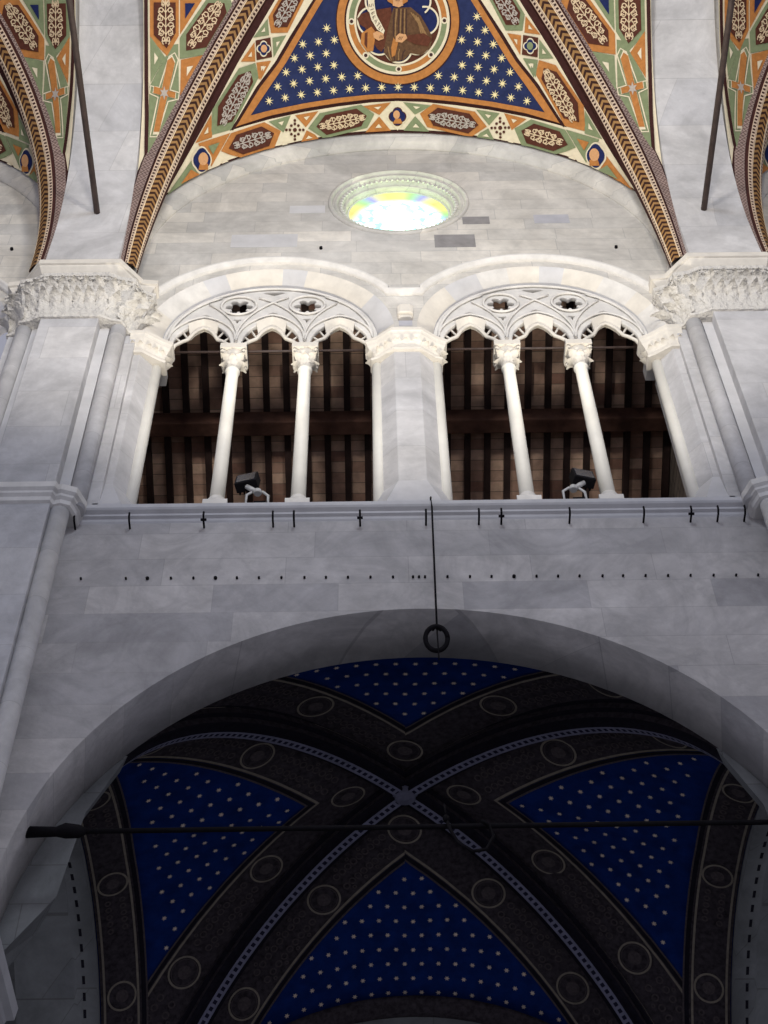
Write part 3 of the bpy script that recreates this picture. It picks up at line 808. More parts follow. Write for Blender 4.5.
for sx, px in ((-1, (97, 212)), (1, (704, 208))):
    p = at_y(px, 9.47); mb = MB(); mb.tube([(p.x, 9.75, p.z), (p.x, 6, p.z), (p.x, .8, p.z)], .042, 8)
    tag(mb.build('tie_rod', M_RUST), 'dark iron tie rod rising from the %s transverse arch' % ('left' if sx < 0 else 'right'), 'tie rod', 'iron tie rods across the nave')

# ------------------------------------------------------------------ compound piers
def leaf(mb, base, out, up, side, h, wd, curl=.5, m=0):
    """acanthus leaf: lobed surface rising and curling outward"""
    base, out, up, side = Vector(base), Vector(out), Vector(up), Vector(side); n = 7; rows = []
    for i in range(n+1):
        t = i/n; a = t*t*2.4*curl
        c = base+up*(h*(t*.95-.25*max(0, t-.7)))+out*(h*(.42 if curl < .9 else .5)*(t**2.2))
        if t > .82: c = c-up*(h*.22*(t-.82)/.18)+out*(h*.06)
        ww = wd*(.55+.55*math.sin(PI*min(1, t*.9+.12)))*(1-.75*max(0, t-.75)/.25)*(1+.22*math.sin(t*19))
        rows.append([c+side*(ww*q)+out*(-.22*ww*abs(q)**1.5+.07*ww*math.cos(q*9)) for q in (-1, -.66, -.33, 0, .33, .66, 1)])
    mb.grid(rows, m, True)
def capital_on(mb, poly, z0, z1, spread, cols, rows_=2, m=0, frieze=True):
    """foliage capital on an open plan polyline (list of (x,y), wall to wall); the outline flares by spread"""
    P = [Vector(p) for p in poly]; 
    def offs(d):
        out = []
        for i, p in enumerate(P):
            a = (P[i]-P[i-1]).normalized() if i else (P[1]-P[0]).normalized(); b = (P[i+1]-P[i]).normalized() if i < len(P)-1 else a
            na = Vector((a.y, -a.x)); nb = Vector((b.y, -b.x)); q = (na+nb); q /= max(.5, q.length**2/2); out.append(p+q*d)
        return out
    H = z1-z0
    prof = [(-.01, 0), (.02, .0), (.03, .03), (.015, .06), (.01, .10), (spread*.25, .45*H), (spread*.55, .75*H), (spread*.8, .9*H), (spread*.85, H)]
    mb.grid([[(q.x, q.y, z0+z) for q in offs(d)] for d, z in prof], m, False)
    mb.poly([(q.x, q.y, z0) for q in offs(-.01)], m)
    L = [(P[i+1]-P[i]).length for i in range(len(P)-1)]; tot = sum(L)
    for r in range(rows_):
        zb = z0+.05+H*(.0 if r == 0 else .40); h = H*(.54 if r == 0 else .42)
        d0 = spread*(.06 if r == 0 else .30); n = cols; pts = offs(d0)
        for k in range(n):
            s = (k+(.5 if r == 0 else 1.0))/n*tot
            if s > tot: continue
            i = 0
            while i < len(L)-1 and s > L[i]: s -= L[i]; i += 1
            a = pts[i].lerp(pts[i+1], s/L[i]); d = (P[i+1]-P[i]).normalized(); o = Vector((d.y, -d.x, 0))
            leaf(mb, (a.x, a.y, zb), o, (0, 0, 1), (d.x, d.y, 0), h, tot/n*.56, 1.0, m)
    if frieze:   # drilled scroll band under the abacus
        pts = offs(spread*.72); n = cols*2
        for k in range(n):
            s = (k+.5)/n*tot; i = 0
            while i < len(L)-1 and s > L[i]: s -= L[i]; i += 1
            a = pts[i].lerp(pts[i+1], s/L[i]); d = (P[i+1]-P[i]).normalized(); o = Vector((d.y, -d.x)); w_ = tot/n*.42
            for (dx, dz, rr) in ((0, .80, 1), (.45, .90, .5), (-.45, .90, .5)):
                c = Vector((a.x+d.x*dx*w_*1.4+o.x*.0, a.y+d.y*dx*w_*1.4, z0+H*dz)); pp = [c+Vector((d.x, d.y, 0))*w_*rr*math.cos(q)+Vector((0, 0, 1))*w_*rr*math.sin(q)+Vector((o.x, o.y, 0))*(.012+.004*q) for q in [j*PI/5 for j in range(10)]]
                mb.tube(pp, w_*.22*rr+.003, 5, m)
    return offs
def moulded(mb, poly, prof, m=0, closed_top=True):
    P = [Vector(p) for p in poly]; rows = []
    for d, z in prof:
        out = []
        for i, p in enumerate(P):
            a = (P[i]-P[i-1]).normalized() if i else (P[1]-P[0]).normalized(); b = (P[i+1]-P[i]).normalized() if i < len(P)-1 else a
            na = Vector((a.y, -a.x)); nb = Vector((b.y, -b.x)); q = na+nb; q /= max(.5, q.length**2/2); o = p+q*d; out.append((o.x, o.y, z))
        rows.append(out)
    mb.grid(rows, m, False)
    if closed_top:
        mb.poly(rows[-1], m); mb.poly(rows[0][::-1], m)
ZCAP0, ZCAP1 = 18.20, 19.04
def pier(cx, label, gl):
    t = thing('compound_pier', label, 'pier', (cx, 10.0, 0), 'compound piers of the nave wall')
    X = lambda L: [(cx+x, y) for x, y in L]
    # the broad pilaster
    mb = MB(); mb.box(cx-.36, cx+.36, 9.68, 10.05, 0, ZCAP0+.02); bevel(part(mb, 'pilaster', M_PIER, t), .012)
    mb = MB()
    for s in (-1, 1):
        mb.box(cx+min(s*.36, s*.48), cx+max(s*.36, s*.48), 9.83, 10.05, 0, ZCAP0)
    part(mb, 'reveal_strip', M_GREY2, t)
    for s in (-1, 1):
        mb = MB(); mb.lathe([(.10, SILL-.1), (.10, ZCAP0)], (cx+s*.585, 9.86, 0), 18); mb.lathe([(.10, 0), (.10, SILL-.2)], (cx+s*.45, 9.80, 0), 18); part(mb, 'colonnette', M_PIER, t)
        mb = MB(); mb.box(cx+min(s*.66, s*.80), cx+max(s*.66, s*.80), 9.93, 10.05, SILL, ZCAP0); bevel(part(mb, 'strip', M_PIER, t), .01)
    # string course wrapping the pier at the sill
    plan = X([(-.60, 10.02), (-.60, 9.86), (-.55, 9.73), (-.46, 9.70), (-.38, 9.72), (-.35, 9.66), (.35, 9.66), (.38, 9.72), (.46, 9.70), (.55, 9.73), (.60, 9.86), (.60, 10.02)])
    mb = MB(); z = 14.43
    moulded(mb, plan, [(-.02, z-.02), (.01, z), (.02, z+.05), (.05, z+.08), (.055, z+.11), (.085, z+.14), (.09, z+.22), (.03, z+.24)])
    part(mb, 'string_course', M_STONE, t)
    # foliage capital and abacus
    plan = X([(-.80, 10.02), (-.80, 9.94), (-.69, 9.90), (-.62, 9.75), (-.50, 9.73), (-.37, 9.67), (.37, 9.67), (.50, 9.73), (.62, 9.75), (.69, 9.90), (.80, 9.94), (.80, 10.02)])
    mb = MB(); capital_on(mb, plan, ZCAP0, ZCAP1, .20, 14, 2, 0, True); part(mb, 'capital', M_CARVED, t)
    plan = X([(-.82, 10.12), (-.82, 9.93), (-.70, 9.92), (-.45, 9.62), (.45, 9.62), (.70, 9.92), (.82, 9.93), (.82, 10.12)])
    z = ZCAP1
    mb = MB(); moulded(mb, plan, [(-.02, z-.02), (.03, z), (.045, z+.05), (.04, z+.07), (.075, z+.11), (.12, z+.17), (.125, z+.19), (.15, z+.20), (.15, z+.30), (.10, z+.32)])
    part(mb, 'abacus', M_WARM, t)
    return t
pier(-HB, 'white marble compound pier at the left with carved leaf capital', -1)
pier(HB, 'white marble compound pier at the right with carved leaf capital', 1)

# ------------------------------------------------------------------ triforium: cornice
def string_wall(x0, x1):
    mb = MB(); z = 14.48
    prof = [(10.0, z-.02), (9.985, z), (9.975, z+.03), (9.945, z+.045), (9.94, z+.07), (9.90, z+.095), (9.885, z+.115), (9.88, z+.165), (9.90, z+.18), (10.75, z+.20)]
    mb.grid([[(x0, y, zz) for y, zz in prof], [(x1, y, zz) for y, zz in prof]], 0, False)
    mb.poly([(x0, 10.75, z-.02)]+[(x0, y, zz) for y, zz in prof]); mb.poly([(x1, 10.75, z-.02)]+[(x1, y, zz) for y, zz in prof])
    return mb
for k, nm in ((0, 'trim_1'), (-1, 'trim_2'), (1, 'trim_3')):
    string_wall(k*2*HB-HB+.3, k*2*HB+HB-.3).build(nm, M_GREY2, kind='structure')
ST = 14.68    # triforium floor/sill top

# centre octagonal pier
def leafcap(mb, plan, z0, z1, spread, cols):
    capital_on(mb, plan, z0, z1-.10, spread, cols, 1, 0, False)
    moulded(mb, plan, [(spread*.5, z1-.13), (spread*.75, z1-.12), (spread*.95, z1-.07), (spread*1.05, z1-.06), (spread*1.1, z1)])
def splay_base(mb, low, high, z0, z1, z2):
    """plinth up to z1, sloping up to the narrower plan at z2"""
    mb.prism(low, z0, z1); mb.prism(low, z1, z2, top=high)
t = thing('octagonal_pier', 'octagonal white marble pier between the two triforium windows', 'pier', (0, 10.1, ST))
hp = [(-.155, 10.005), (.155, 10.005), (.335, 10.17), (.335, 10.62), (-.335, 10.62), (-.335, 10.17)]
mb = MB(); mb.prism(hp, ST, 18.0); bevel(part(mb, 'shaft', M_PIER, t), .008)
lo = [(-.29, 9.93), (.29, 9.93), (.48, 10.12), (.48, 10.62), (-.48, 10.62), (-.48, 10.12)]
mb = MB(); splay_base(mb, lo, [(x*1.02, y) for x, y in hp], ST-.02, ST+.05, ST+.50); part(mb, 'base', M_GREY2, t)
for s in (-1, 1):
    mb = MB(); mb.lathe([(.075, 0), (.07, 3.28)], (s*.365, 10.22, ST+.02), 14); part(mb, 'colonnette', M_SHAFT, t)
mb = MB(); leafcap(mb, [(-.42, 10.32), (-.42, 10.14), (-.34, 10.11), (-.16, 9.985), (.16, 9.985), (.34, 10.11), (.42, 10.14), (.42, 10.32)], 17.86, 18.26, .085, 11)
part(mb, 'capital', M_WARM, t)
mb = MB(); mb.prism([(-.155, 10.0), (.155, 10.0), (.36, 10.19), (.36, 10.7), (-.36, 10.7), (-.36, 10.19)], 18.22, AZ+.02); part(mb, 'impost', M_GREY2, t)
# corbel stone above it
p0 = at_y((394, 307), 9.9); p1 = at_y((415.5, 320), 10)
t = thing('corbel_block', 'small white stone block projecting from the wall above the octagonal pier', 'corbel', (0, 10, 18.5))
mb = MB(); mb.prism([(-.10, 10.02), (-.10, 9.93), (-.06, 9.90), (.06, 9.90), (.10, 9.93), (.10, 10.02)], 18.66, 18.86)
mb.prism([(-.09, 10.02), (-.09, 9.96), (-.05, 9.94), (.05, 9.94), (.09, 9.96), (.09, 10.02)], 18.60, 18.66)
bevel(part(mb, 'block', M_WARM, t), .01)
mb = MB(); mb.prism([(-.085, 10.02), (-.085, 9.995), (.085, 9.995), (.085, 10.02)], 18.47, 18.60); part(mb, 'recess_stone', M_GREY, t)

# responds at the outer jambs
for s in (-1, 1):
    t = thing('respond', 'white marble splayed half pier closing the %s window beside the %s compound pier' % (('left', 'left') if s < 0 else ('right', 'right')), 'pier', (s*3.15, 10.1, ST), 'splayed responds of the triforium')
    f = lambda L: [(s*x, y) for x, y in (L if s > 0 else L[::-1])]
    plan = [(3.42, 10.005), (3.42, 10.62), (3.15, 10.62), (3.15, 10.17), (3.29, 10.005)]
    mb = MB(); mb.prism(f(plan), ST, 18.0); bevel(recalc(part(mb, 'shaft', M_PIER, t)), .008)
    lo = [(3.44, 9.93), (3.44, 10.62), (2.95, 10.62), (2.95, 10.12), (3.14, 9.93)]
    mb = MB(); splay_base(mb, f(lo), f(plan), ST-.02, ST+.05, ST+.5); recalc(part(mb, 'base', M_GREY2, t))
    mb = MB(); mb.lathe([(.075, 0), (.07, 3.28)], (s*3.115, 10.22, ST+.02), 14); part(mb, 'colonnette', M_SHAFT, t)
    pl = [(3.02, 10.32), (3.02, 10.14), (3.10, 10.10), (3.28, 9.985), (3.44, 9.985)]
    pl = pl if s > 0 else [(-x, y) for x, y in pl[::-1]]
    mb = MB(); leafcap(mb, pl, 17.86, 18.26, .085, 7); part(mb, 'capital', M_WARM, t)
    mb = MB(); mb.prism(f([(3.44, 10.0), (3.44, 10.7), (3.07, 10.7), (3.07, 10.19), (3.29, 10.0)]), 18.22, AZ+.02); recalc(part(mb, 'impost', M_GREY2, t))

# slender columns
def tri_column(x, lab):
    y = YT+.10
    t = thing('triforium_column', lab, 'column', (x, y, ST), 'slender columns of the triforium windows')
    mb = MB(); mb.box(x-.135, x+.135, y-.135, y+.135, ST-.02, ST+.38); mb.lathe([(.125, .38), (.13, .41), (.115, .44), (.10, .45), (.11, .48), (.095, .51), (.085, .52)], (x, y, ST), 20)
    part(mb, 'base', M_STONE, t)
    mb = MB(); mb.lathe([(.085, .50), (.082, 2.0), (.076, 3.14), (.092, 3.15), (.092, 3.19), (.076, 3.20)], (x, y, ST), 20); part(mb, 'shaft', M_SHAFT, t)
    mb = MB(); z = ST+3.19; h = .47
    mb.lathe([(.072, 0), (.08, .12), (.10, .26), (.12, .34)], (x, y, z), 16)
    for k in range(8):
        a = PI/4*k; o = Vector((math.cos(a), math.sin(a), 0)); leaf(mb, (x+o.x*.078, y+o.y*.078, z+.01), o, (0, 0, 1), (-o.y, o.x, 0), .21 if k % 2 == 0 else .28, .055, .30)
    for k in range(4):   # corner volutes
        a = PI/4+PI/2*k; o = Vector((math.cos(a), math.sin(a), 0)); c = Vector((x, y, z+.25))+o*.15
        mb.tube([c+o*(.05*math.cos(q)*(1-q/9))+Vector((0, 0, 1))*(.05*math.sin(q)*(1-q/9)) for q in [j*PI/5 for j in range(13)]], .022, 6)
    q = .165; mb.prism([(x-q, y-q), (x+q, y-q), (x+q, y+q), (x-q, y+q)], z+.31, z+.41)
    mb.lathe([(.10, .18), (.13, .25), (.15, .31)], (x, y, z), 16)
    part(mb, 'capital', M_WARM, t)
COLX = (-2.17, -1.27, 1.27, 2.17)
for x, lab in zip(COLX, ('slender white column at the left of the left triforium window', 'slender white column at the right of the left triforium window', 'slender white column at the left of the right triforium window', 'slender white column at the right of the right triforium window')):
    tri_column(x, lab)

# tracery: plate with pierced openings, built by subdividing 2D region with curves
def tracery(cx, lab):
    t = thing('window_tracery', lab, 'tracery', (cx, YT, AZ), 'pierced stone tracery of the triforium windows')
    w = .45; s0 = 18.33; ya, yb = YT-.02, YT+.13
    R = RI+.05
    cu = bpy.data.curves.new('plate', 'CURVE'); cu.dimensions = '2D'; cu.fill_mode = 'BOTH'; cu.extrude = .022; cu.bevel_depth = .012; cu.bevel_resolution = 1
    def loop(P):
        sp = cu.splines.new('POLY'); sp.points.add(len(P)-1)
        for q, p in zip(sp.points, P): q.co = (p[0], p[1], 0, 1)
        sp.use_cyclic_u = True
    # outer outline: arc on top, feet on the capitals, three pointed lights
    def light(c, hw, n=10):   # intrados of a pointed light, from left foot to right foot
        ap = .64 if abs(c) < .1 else .60; P = []
        for i in range(n+1): a = i/n; P.append((c-hw+hw*(a**1.0)*1.0 if False else c-hw*math.cos(a*PI/2)**1.25, s0-.02+ap*math.sin(a*PI/2)**.86*(.93+.07*a)))
        return P+[(2*c-x, z) for x, z in P[::-1][1:]]
    out = [(R*math.cos(PI*i/48), AZ+R*math.sin(PI*i/48)) for i in range(49)]
    lights = [(-.875, .385), (0, .385), (.875, .385)]
    low = []
    for c, hw in lights: low += light(c, hw)
    loop([(x, z) for x, z in out]+[(-R, s0-.02)]+low+[(R, s0-.02)])
    def foil(c, r, n, d, rr):
        P = []
        for k in range(n):
            a = 2*PI*k/n
            P += [(c[0]+d*math.cos(a)+rr*math.cos(q), c[1]+d*math.sin(a)+rr*math.sin(q)) for q in [a-1.9+3.8*j/8 for j in range(9)]]
        return P
    for qx in (-.45, .45):
        loop(foil((qx, 19.29), .2, 6, .130, .060))
        loop([(qx-.075, 18.93), (qx-.03, 18.93), (qx, 18.84), (qx+.03, 18.93), (qx+.075, 18.93), (qx+.05, 18.99), (qx-.05, 18.99)])
    loop([(-.26, 19.60), (-.14, 19.63), (0, 19.57), (.14, 19.63), (.26, 19.60), (.12, 19.685), (-.12, 19.685)])
    for c in (-.875, 0, .875):
        z = 19.08 if c == 0 else 19.03; loop([(c-.15, z-.03), (c-.05, z+.0), (c, z-.03), (c+.05, z+.0), (c+.15, z-.03), (c+.05, z+.055), (c, z+.085), (c-.05, z+.055)])
    ob = bpy.data.objects.new('tmp', cu); COL.objects.link(ob)
    dg = bpy.context.evaluated_depsgraph_get(); dg.update(); me = bpy.data.meshes.new_from_object(ob.evaluated_get(dg))
    bpy.data.objects.remove(ob)
    me.transform(Matrix.Translation((cx, YT+.035, 0)) @ Matrix.Rotation(PI/2, 4, 'X'))
    me.materials.clear(); me.materials.append(M_STONE); me.name = 'pierced_plate'
    o = bpy.data.objects.new('pierced_plate', me); COL.objects.link(o); o.parent = t; o.matrix_parent_inverse = Matrix.Translation(-t.location)
    # raised mouldings on the plate: interlaced arches, circles
    mb = MB()
    def roll(P, r=.022, y=YT-.022): mb.tube([(cx+x, y, z) for x, z in P], r, 6)
    for qx in (-.45, .45): roll([(qx+.23*math.cos(2*PI*i/32), 19.29+.23*math.sin(2*PI*i/32)) for i in range(33)], .018)
    for c, hw in lights:   # outer lines of each light, carried up to cross
        P = light(c, hw+.045, 12); roll([(x, z+.05+.035) for x, z in P], .016)
        for sg in (-1, 1):
            Q = []
            for i in range(15):
                a = i/14*1.05; x = c+sg*(.45-1.28*(1-math.cos(a))*1.0); z = s0+.10+1.22*math.sin(a)
                if (x)**2+(z-AZ)**2 < (RI-.02)**2: Q.append((x, z))
            if len(Q) > 2: roll(Q, .014)
    roll([((RI-.035)*math.cos(PI*i/40), AZ+(RI-.035)*math.sin(PI*i/40)) for i in range(41)], .02)
    part(mb, 'moulding', M_STONE, t)
    # cusped inner arches standing forward
    for c, hw in lights:
        mb = MB(); ap = .60; n = 8
        def band(P, r, y0, y1):
            mb.tube([(cx+x, (y0+y1)/2, z) for x, z in P], r, 6)
        # ogee-cusped inner line
        I = [(-hw+.01, 18.30), (-hw+.045, 18.42), (-hw+.12, 18.50), (-hw+.19, 18.55), (-.17, 18.60), (-.13, 18.70), (-.07, 18.79), (0, 18.845)]
        I = I+[(-x, z) for x, z in I[::-1][1:]]
        I = [(c+x, z) for x, z in I]
        O = light(c, hw, 10)
        band(I, .026, YT+.0, YT+.10)
        # broad lit bevel between plate edge and cusps at the crown
        n2 = 12; A = []; B = []
        def samp(L, tt):
            f = tt*(len(L)-1); i = min(int(f), len(L)-2); q = f-i; return (L[i][0]+(L[i+1][0]-L[i][0])*q, L[i][1]+(L[i+1][1]-L[i][1])*q)
        for i in range(n2+1):
            tt = .30+.40*i/n2; A.append((cx+samp(O, tt)[0], YT-.035, samp(O, tt)[1]+.02)); B.append((cx+samp(I, tt)[0], YT+.06, samp(I, tt)[1]))
        mb.grid([A, B], 0, True); mb.grid([[(x, y+.04, z+.015) for x, y, z in A], [(x, y+.05, z+.01) for x, y, z in B]], 0, True)
        for sg in (-1, 1):   # daggers between cusp and arch
            for tt in (.14, .24):
                a = samp(I, tt if sg < 0 else 1-tt); b = samp(O, tt if sg < 0 else 1-tt); mb.tube([(cx+a[0], YT+.05, a[1]), (cx+b[0], YT+.05, b[1])], .016, 5)
        part(mb, 'cusped_arch', M_WARM, t)
    return t
tracery(-AXC, 'pierced marble tracery head of the left triforium window')
tracery(AXC, 'pierced marble tracery head of the right triforium window')
for s in (-1, 1):
    z = at_y((300, 347), YT+.1).z
    mb = MB(); mb.tube([(s*.34, YT+.16, z), (s*1.7, YT+.16, z), (s*3.10, YT+.16, z)], .018, 6)
    tag(mb.build('tie_bar', M_RUST), 'thin iron bar across the %s triforium window above its capitals' % ('left' if s < 0 else 'right'), 'tie bar', 'iron bars across the triforium windows')

# ------------------------------------------------------------------ tribune behind the openings
def tiles():
    t = NT('tribune_roof_tiles', .85, .1); uv = t.n('ShaderNodeTexCoord').outputs['UV']
    br = t.n('ShaderNodeTexBrick'); t.link(uv, br.inputs['Vector']); br.offset = 0; br.squash = 1
    br.inputs['Scale'].default_value = 1; br.inputs['Brick Width'].default_value = .283; br.inputs['Row Height'].default_value = .155
    br.inputs['Mortar Size'].default_value = .006; br.inputs['Bias'].default_value = .1
    br.inputs['Color1'].default_value = (.26, .13, .10, 1); br.inputs['Color2'].default_value = (.72, .50, .38, 1); br.inputs['Mortar'].default_value = (.26, .19, .15, 1)
    co = t.n('ShaderNodeTexCoord').outputs['Object']
    g = t.ramp(t.noise(co, 5, 6, .6), (.3, .65), (.7, 1.15))
    mm = t.n('ShaderNodeMix', data_type='RGBA', blend_type='MULTIPLY'); mm.inputs[0].default_value = 1; t.link(br.outputs['Color'], mm.inputs[6]); t.link(g, mm.inputs[7])
    t.base(mm.outputs[2]); return t.m
M_TILE = tiles()
zr = lambda y: 19.66-.42*(y-12)
JX = [(-13+i)*.283+.06 for i in range(27)]
mb = MB(); x0, x1 = -4.1, 4.1
mb.poly([(x0, 10.36, zr(10.36)+.10), (x1, 10.36, zr(10.36)+.10), (x1, 15, zr(15)+.10), (x0, 15, zr(15)+.10)], 0, [(x0-.06, 0), (x1-.06, 0), (x1-.06, 5.03), (x0-.06, 5.03)])
o = mb.build('ceiling_tribune', M_TILE, kind='structure')
def light_name(x):
    for s, nm in ((-1, 'left'), (1, 'right')):
        if x*s > .35:
            a = abs(x)
            return nm
    return 'centre'
for x in JX:
    if abs(x) > 3.78: continue
    mb = MB(); y0, y1 = 10.38, 14.88
    mb.v = [(x+a, y, zr(y)+b) for y in (y0, y1) for a, b in ((-.045, .10), (-.045, 0), (.045, 0), (.045, .10))]
    for q in ((0, 1, 2, 3), (7, 6, 5, 4), (0, 4, 5, 1), (1, 5, 6, 2), (2, 6, 7, 3), (3, 7, 4, 0)): mb.face(q)
    nm = light_name(x)
    lab = {'left': 'dark timber rafter of the tribune roof seen through the left triforium window', 'right': 'dark timber rafter of the tribune roof seen through the right triforium window', 'centre': 'dark timber rafter of the tribune roof behind the octagonal pier'}[nm]
    tag(mb.build('rafter', M_WOOD), lab, 'rafter', {'left': 'rafters behind the left triforium window', 'right': 'rafters behind the right triforium window', 'centre': 'rafters behind the octagonal pier'}[nm])
mb = MB(); mb.box(-3.79, 3.79, 12.0, 12.24, zr(12.24)-.27, zr(12.24)-.0)
tag(bevel(mb.build('purlin', M_WOOD2), .02), 'thick dark timber purlin running under the rafters of the tribune roof', 'timber beam')
mb = MB()
for s in (-1, 1): mb.box(min(s*3.80, s*4.0), max(s*3.80, s*4.0), 10.72, 15, SILL, 21)
mb.build('wall_tribune_cross', M_DARKST, kind='structure')
mb = MB(); mb.box(-4.2, 4.2, 14.9, 15.2, SILL, 20); mb.build('wall_tribune_outer', M_DARKST, kind='structure')
mb = MB(); mb.box(-13, 13, 10.72, 18, 14.40, 14.62); mb.build('floor_tribune', M_DARKST, kind='structure')

# floodlights on the sill
def flood(px, lab, s):
    p = at_y(px, 10.12); x = p.x; y = 10.08; z = ST
    t = thing('floodlight', lab, 'floodlight', (x, y, z), 'floodlights on the triforium sill')
    R = Matrix.Translation((x+s*.12, y, z+.60)) @ Matrix.Rotation(s*math.radians(14), 4, 'Z') @ Matrix.Rotation(math.radians(-12), 4, 'X')
    mb = MB(); mb.box(-.125, .125, -.06, .06, -.11, .11)
    for k in range(5): mb.box(-.11+k*.05, -.095+k*.05, .06, .10, -.09, .09)
    h = MB(); h.add(mb, lambda q: R @ Vector(q)); bevel(part(h, 'housing', M_IRON, t), .01)
    mb = MB(); mb.box(-.105, .105, -.068, -.061, -.09, .09); h = MB(); h.add(mb, lambda q: R @ Vector(q)); part(h, 'lens', M_LENS, t)
    mb = MB(); c = Vector((x-s*.0, y+.01, z+.38))
    mb.tube([c+Vector((-.12, 0, -.33)), c+Vector((-.12, 0, .0)), c+Vector((-.05, 0, .06)), c+Vector((.06, 0, .05)), c+Vector((.12, 0, -.02)), c+Vector((.12, 0, -.33))], .016, 8)
    mb.tube([c+Vector((0, 0, .04)), R @ Vector((0, 0, -.1))], .03, 8); mb.lathe([(.04, -.03), (.05, 0), (.04, .03)], c+Vector((0, 0, .05)), 12)
    part(mb, 'bracket', M_ALU, t)
    mb = MB(); mb.box(x-.16, x+.16, y-.06, y+.06, z-.01, z+.03); mb.box(x-.03, x+.10, y-.03, y+.09, z+.03, z+.22); part(mb, 'base', M_IRON, t)
M_LENS = plain('smoked_glass', (.02, .025, .04), .12, .1, 10, .6, 0)
flood((258, 492), 'small black floodlight on the sill of the left triforium window', -1)
flood((573, 490), 'small black floodlight on the sill of the right triforium window', 1)

# ------------------------------------------------------------------ ironwork on the wall
hooks = [(75.5, 519), (130, 519), (204, 517), (273, 516), (294, 517), (360, 516), (426, 515), (479, 514), (501.5, 514), (570, 514), (644.5, 513), (692, 511), (719, 511), (746, 511)]
for i, h in enumerate(hooks):
    p = at_y((h[0], 516), 9.9); x = p.x; z = 14.44
    mb = MB(); mb.tube([(x, 10.01, z-.07), (x, 9.90, z-.06), (x, 9.86, z-.03), (x, 9.855, z+.02)], .011, 6)
    if i % 3 == 2: mb.tube([(x-.03, 9.90, z-.055), (x+.03, 9.90, z-.055)], .016, 6)
    tag(mb.build('iron_hook', M_IRON), 'small black iron hook under the sill cornice', 'hook', 'iron hooks under the sill cornice')
nx = [x/2 for x in (162, 252, 295, 342, 387, 431, 474, 518, 563, 609, 652, 696, 741)]+[384+x/2 for x in (18, 58, 70, 82, 127, 172, 215, 260, 305, 348, 391, 437, 478, 523, 568, 613, 659, 704, 748)]
for i, x in enumerate(nx):
    p = at_y((x, 580-x*.0055), 10); mb = MB(); r = .018 if i in (2, 5, 20) else .012
    mb.tube([(p.x, 10.01, p.z), (p.x, 9.985, p.z), (p.x, 9.975, p.z)], r, 6)
    tag(mb.build('iron_peg', M_IRON), 'tiny iron peg in the row across the marble wall below the cornice', 'peg', 'iron pegs in a row on the marble wall')
for px, lab in (((321, 249), 'single iron peg on the upper wall above the left window'), ((616, 248), 'single iron peg on the upper wall above the right window'), ((12, 250), 'single iron peg on the upper wall beyond the left pier')):
    p = at_y(px, 10); mb = MB(); mb.tube([(p.x, 10.01, p.z), (p.x, 9.975, p.z), (p.x, 9.965, p.z)], .022, 8)
    tag(mb.build('iron_peg', M_IRON), lab, 'peg')
# cord and ring
p0 = at_y((431, 500), 9.85); p1 = at_y((437, 630), 9.80); p2 = at_y((437, 660), 9.80)
t = thing('hanging_cord', 'thin dark cord hanging from the sill with an iron ring', 'cord', tuple(p1))
mb = MB(); mb.tube([(p0.x, 9.95, 14.70), (p0.x, 9.855, 14.67), (p0.x+.005, 9.85, 14.5), (p1.x, 9.80, p1.z)], .010, 6)
mb.tube([(p1.x, 9.80, p1.z), (p1.x+.003, 9.80, p2.z)], .007, 6); part(mb, 'cord', M_IRON, t)
c = at_y((436.5, 638.5), 9.80); mb = MB(); mb.tube([(c.x+.105*math.cos(2*PI*i/28), 9.80-.05*math.sin(2*PI*i/28), c.z+.115*math.sin(2*PI*i/28)) for i in range(29)], .024, 8)
mb.tube([(c.x-.04, 9.79, c.z+.115), (c.x+.0, 9.78, c.z+.15), (c.x+.05, 9.79, c.z+.11)], .022, 6)
part(mb, 'ring', M_IRON, t)
# tie rod across the arcade arch
pl = at_y((36, 832), 10.3); pr = at_y((768, 826), 10.3); zt = pl.z
t = thing('tie_rod', 'long black iron tie rod spanning the lower arch', 'tie rod', (pl.x, 10.3, zt))
hx = math.sqrt(3.6**2-(zt-9.45)**2)
mb = MB(); mb.tube([(-hx-.05, 10.3, zt), (0, 10.3, zt), (hx+.05, 10.3, zt)], .024, 10); part(mb, 'rod', M_IRON, t)
for s in (-1, 1):
    mb = MB(); mb.tube([(s*(hx+.08), 10.3, zt), (s*(hx-.22), 10.3, zt+.0), (s*(hx-.30), 10.3, zt+.01), (s*(hx-.42), 10.3, zt), (s*(hx-.48), 10.3, zt)], [.055, .045, .07, .06, .028], 10); part(mb, 'anchor_socket', M_IRON, t)
c = at_y((462, 838), 10.3)
t = thing('cable_loop', 'dark cable loop hanging from the tie rod near its middle', 'cable', (c.x, 10.3, zt))
mb = MB(); mb.tube([(c.x-.12, 10.26, zt+.02), (c.x-.10, 10.25, zt-.08), (c.x-.04, 10.25, zt-.22), (c.x+.08, 10.25, zt-.32), (c.x+.2, 10.25, zt-.30), (c.x+.27, 10.25, zt-.16), (c.x+.24, 10.26, zt-.02), (c.x+.18, 10.28, zt+.04)], .016, 8); part(mb, 'cable', M_IRON, t)
mb = MB(); mb.lathe([(.02, 0), (.03, .03), (.03, .05), (.015, .07)], (c.x-.13, 10.26, zt+.02), 12); mb.tube([(c.x-.13, 10.26, zt+.10), (c.x-.14, 10.26, zt+.22)], .01, 6); part(mb, 'clamp', M_IRON, t)

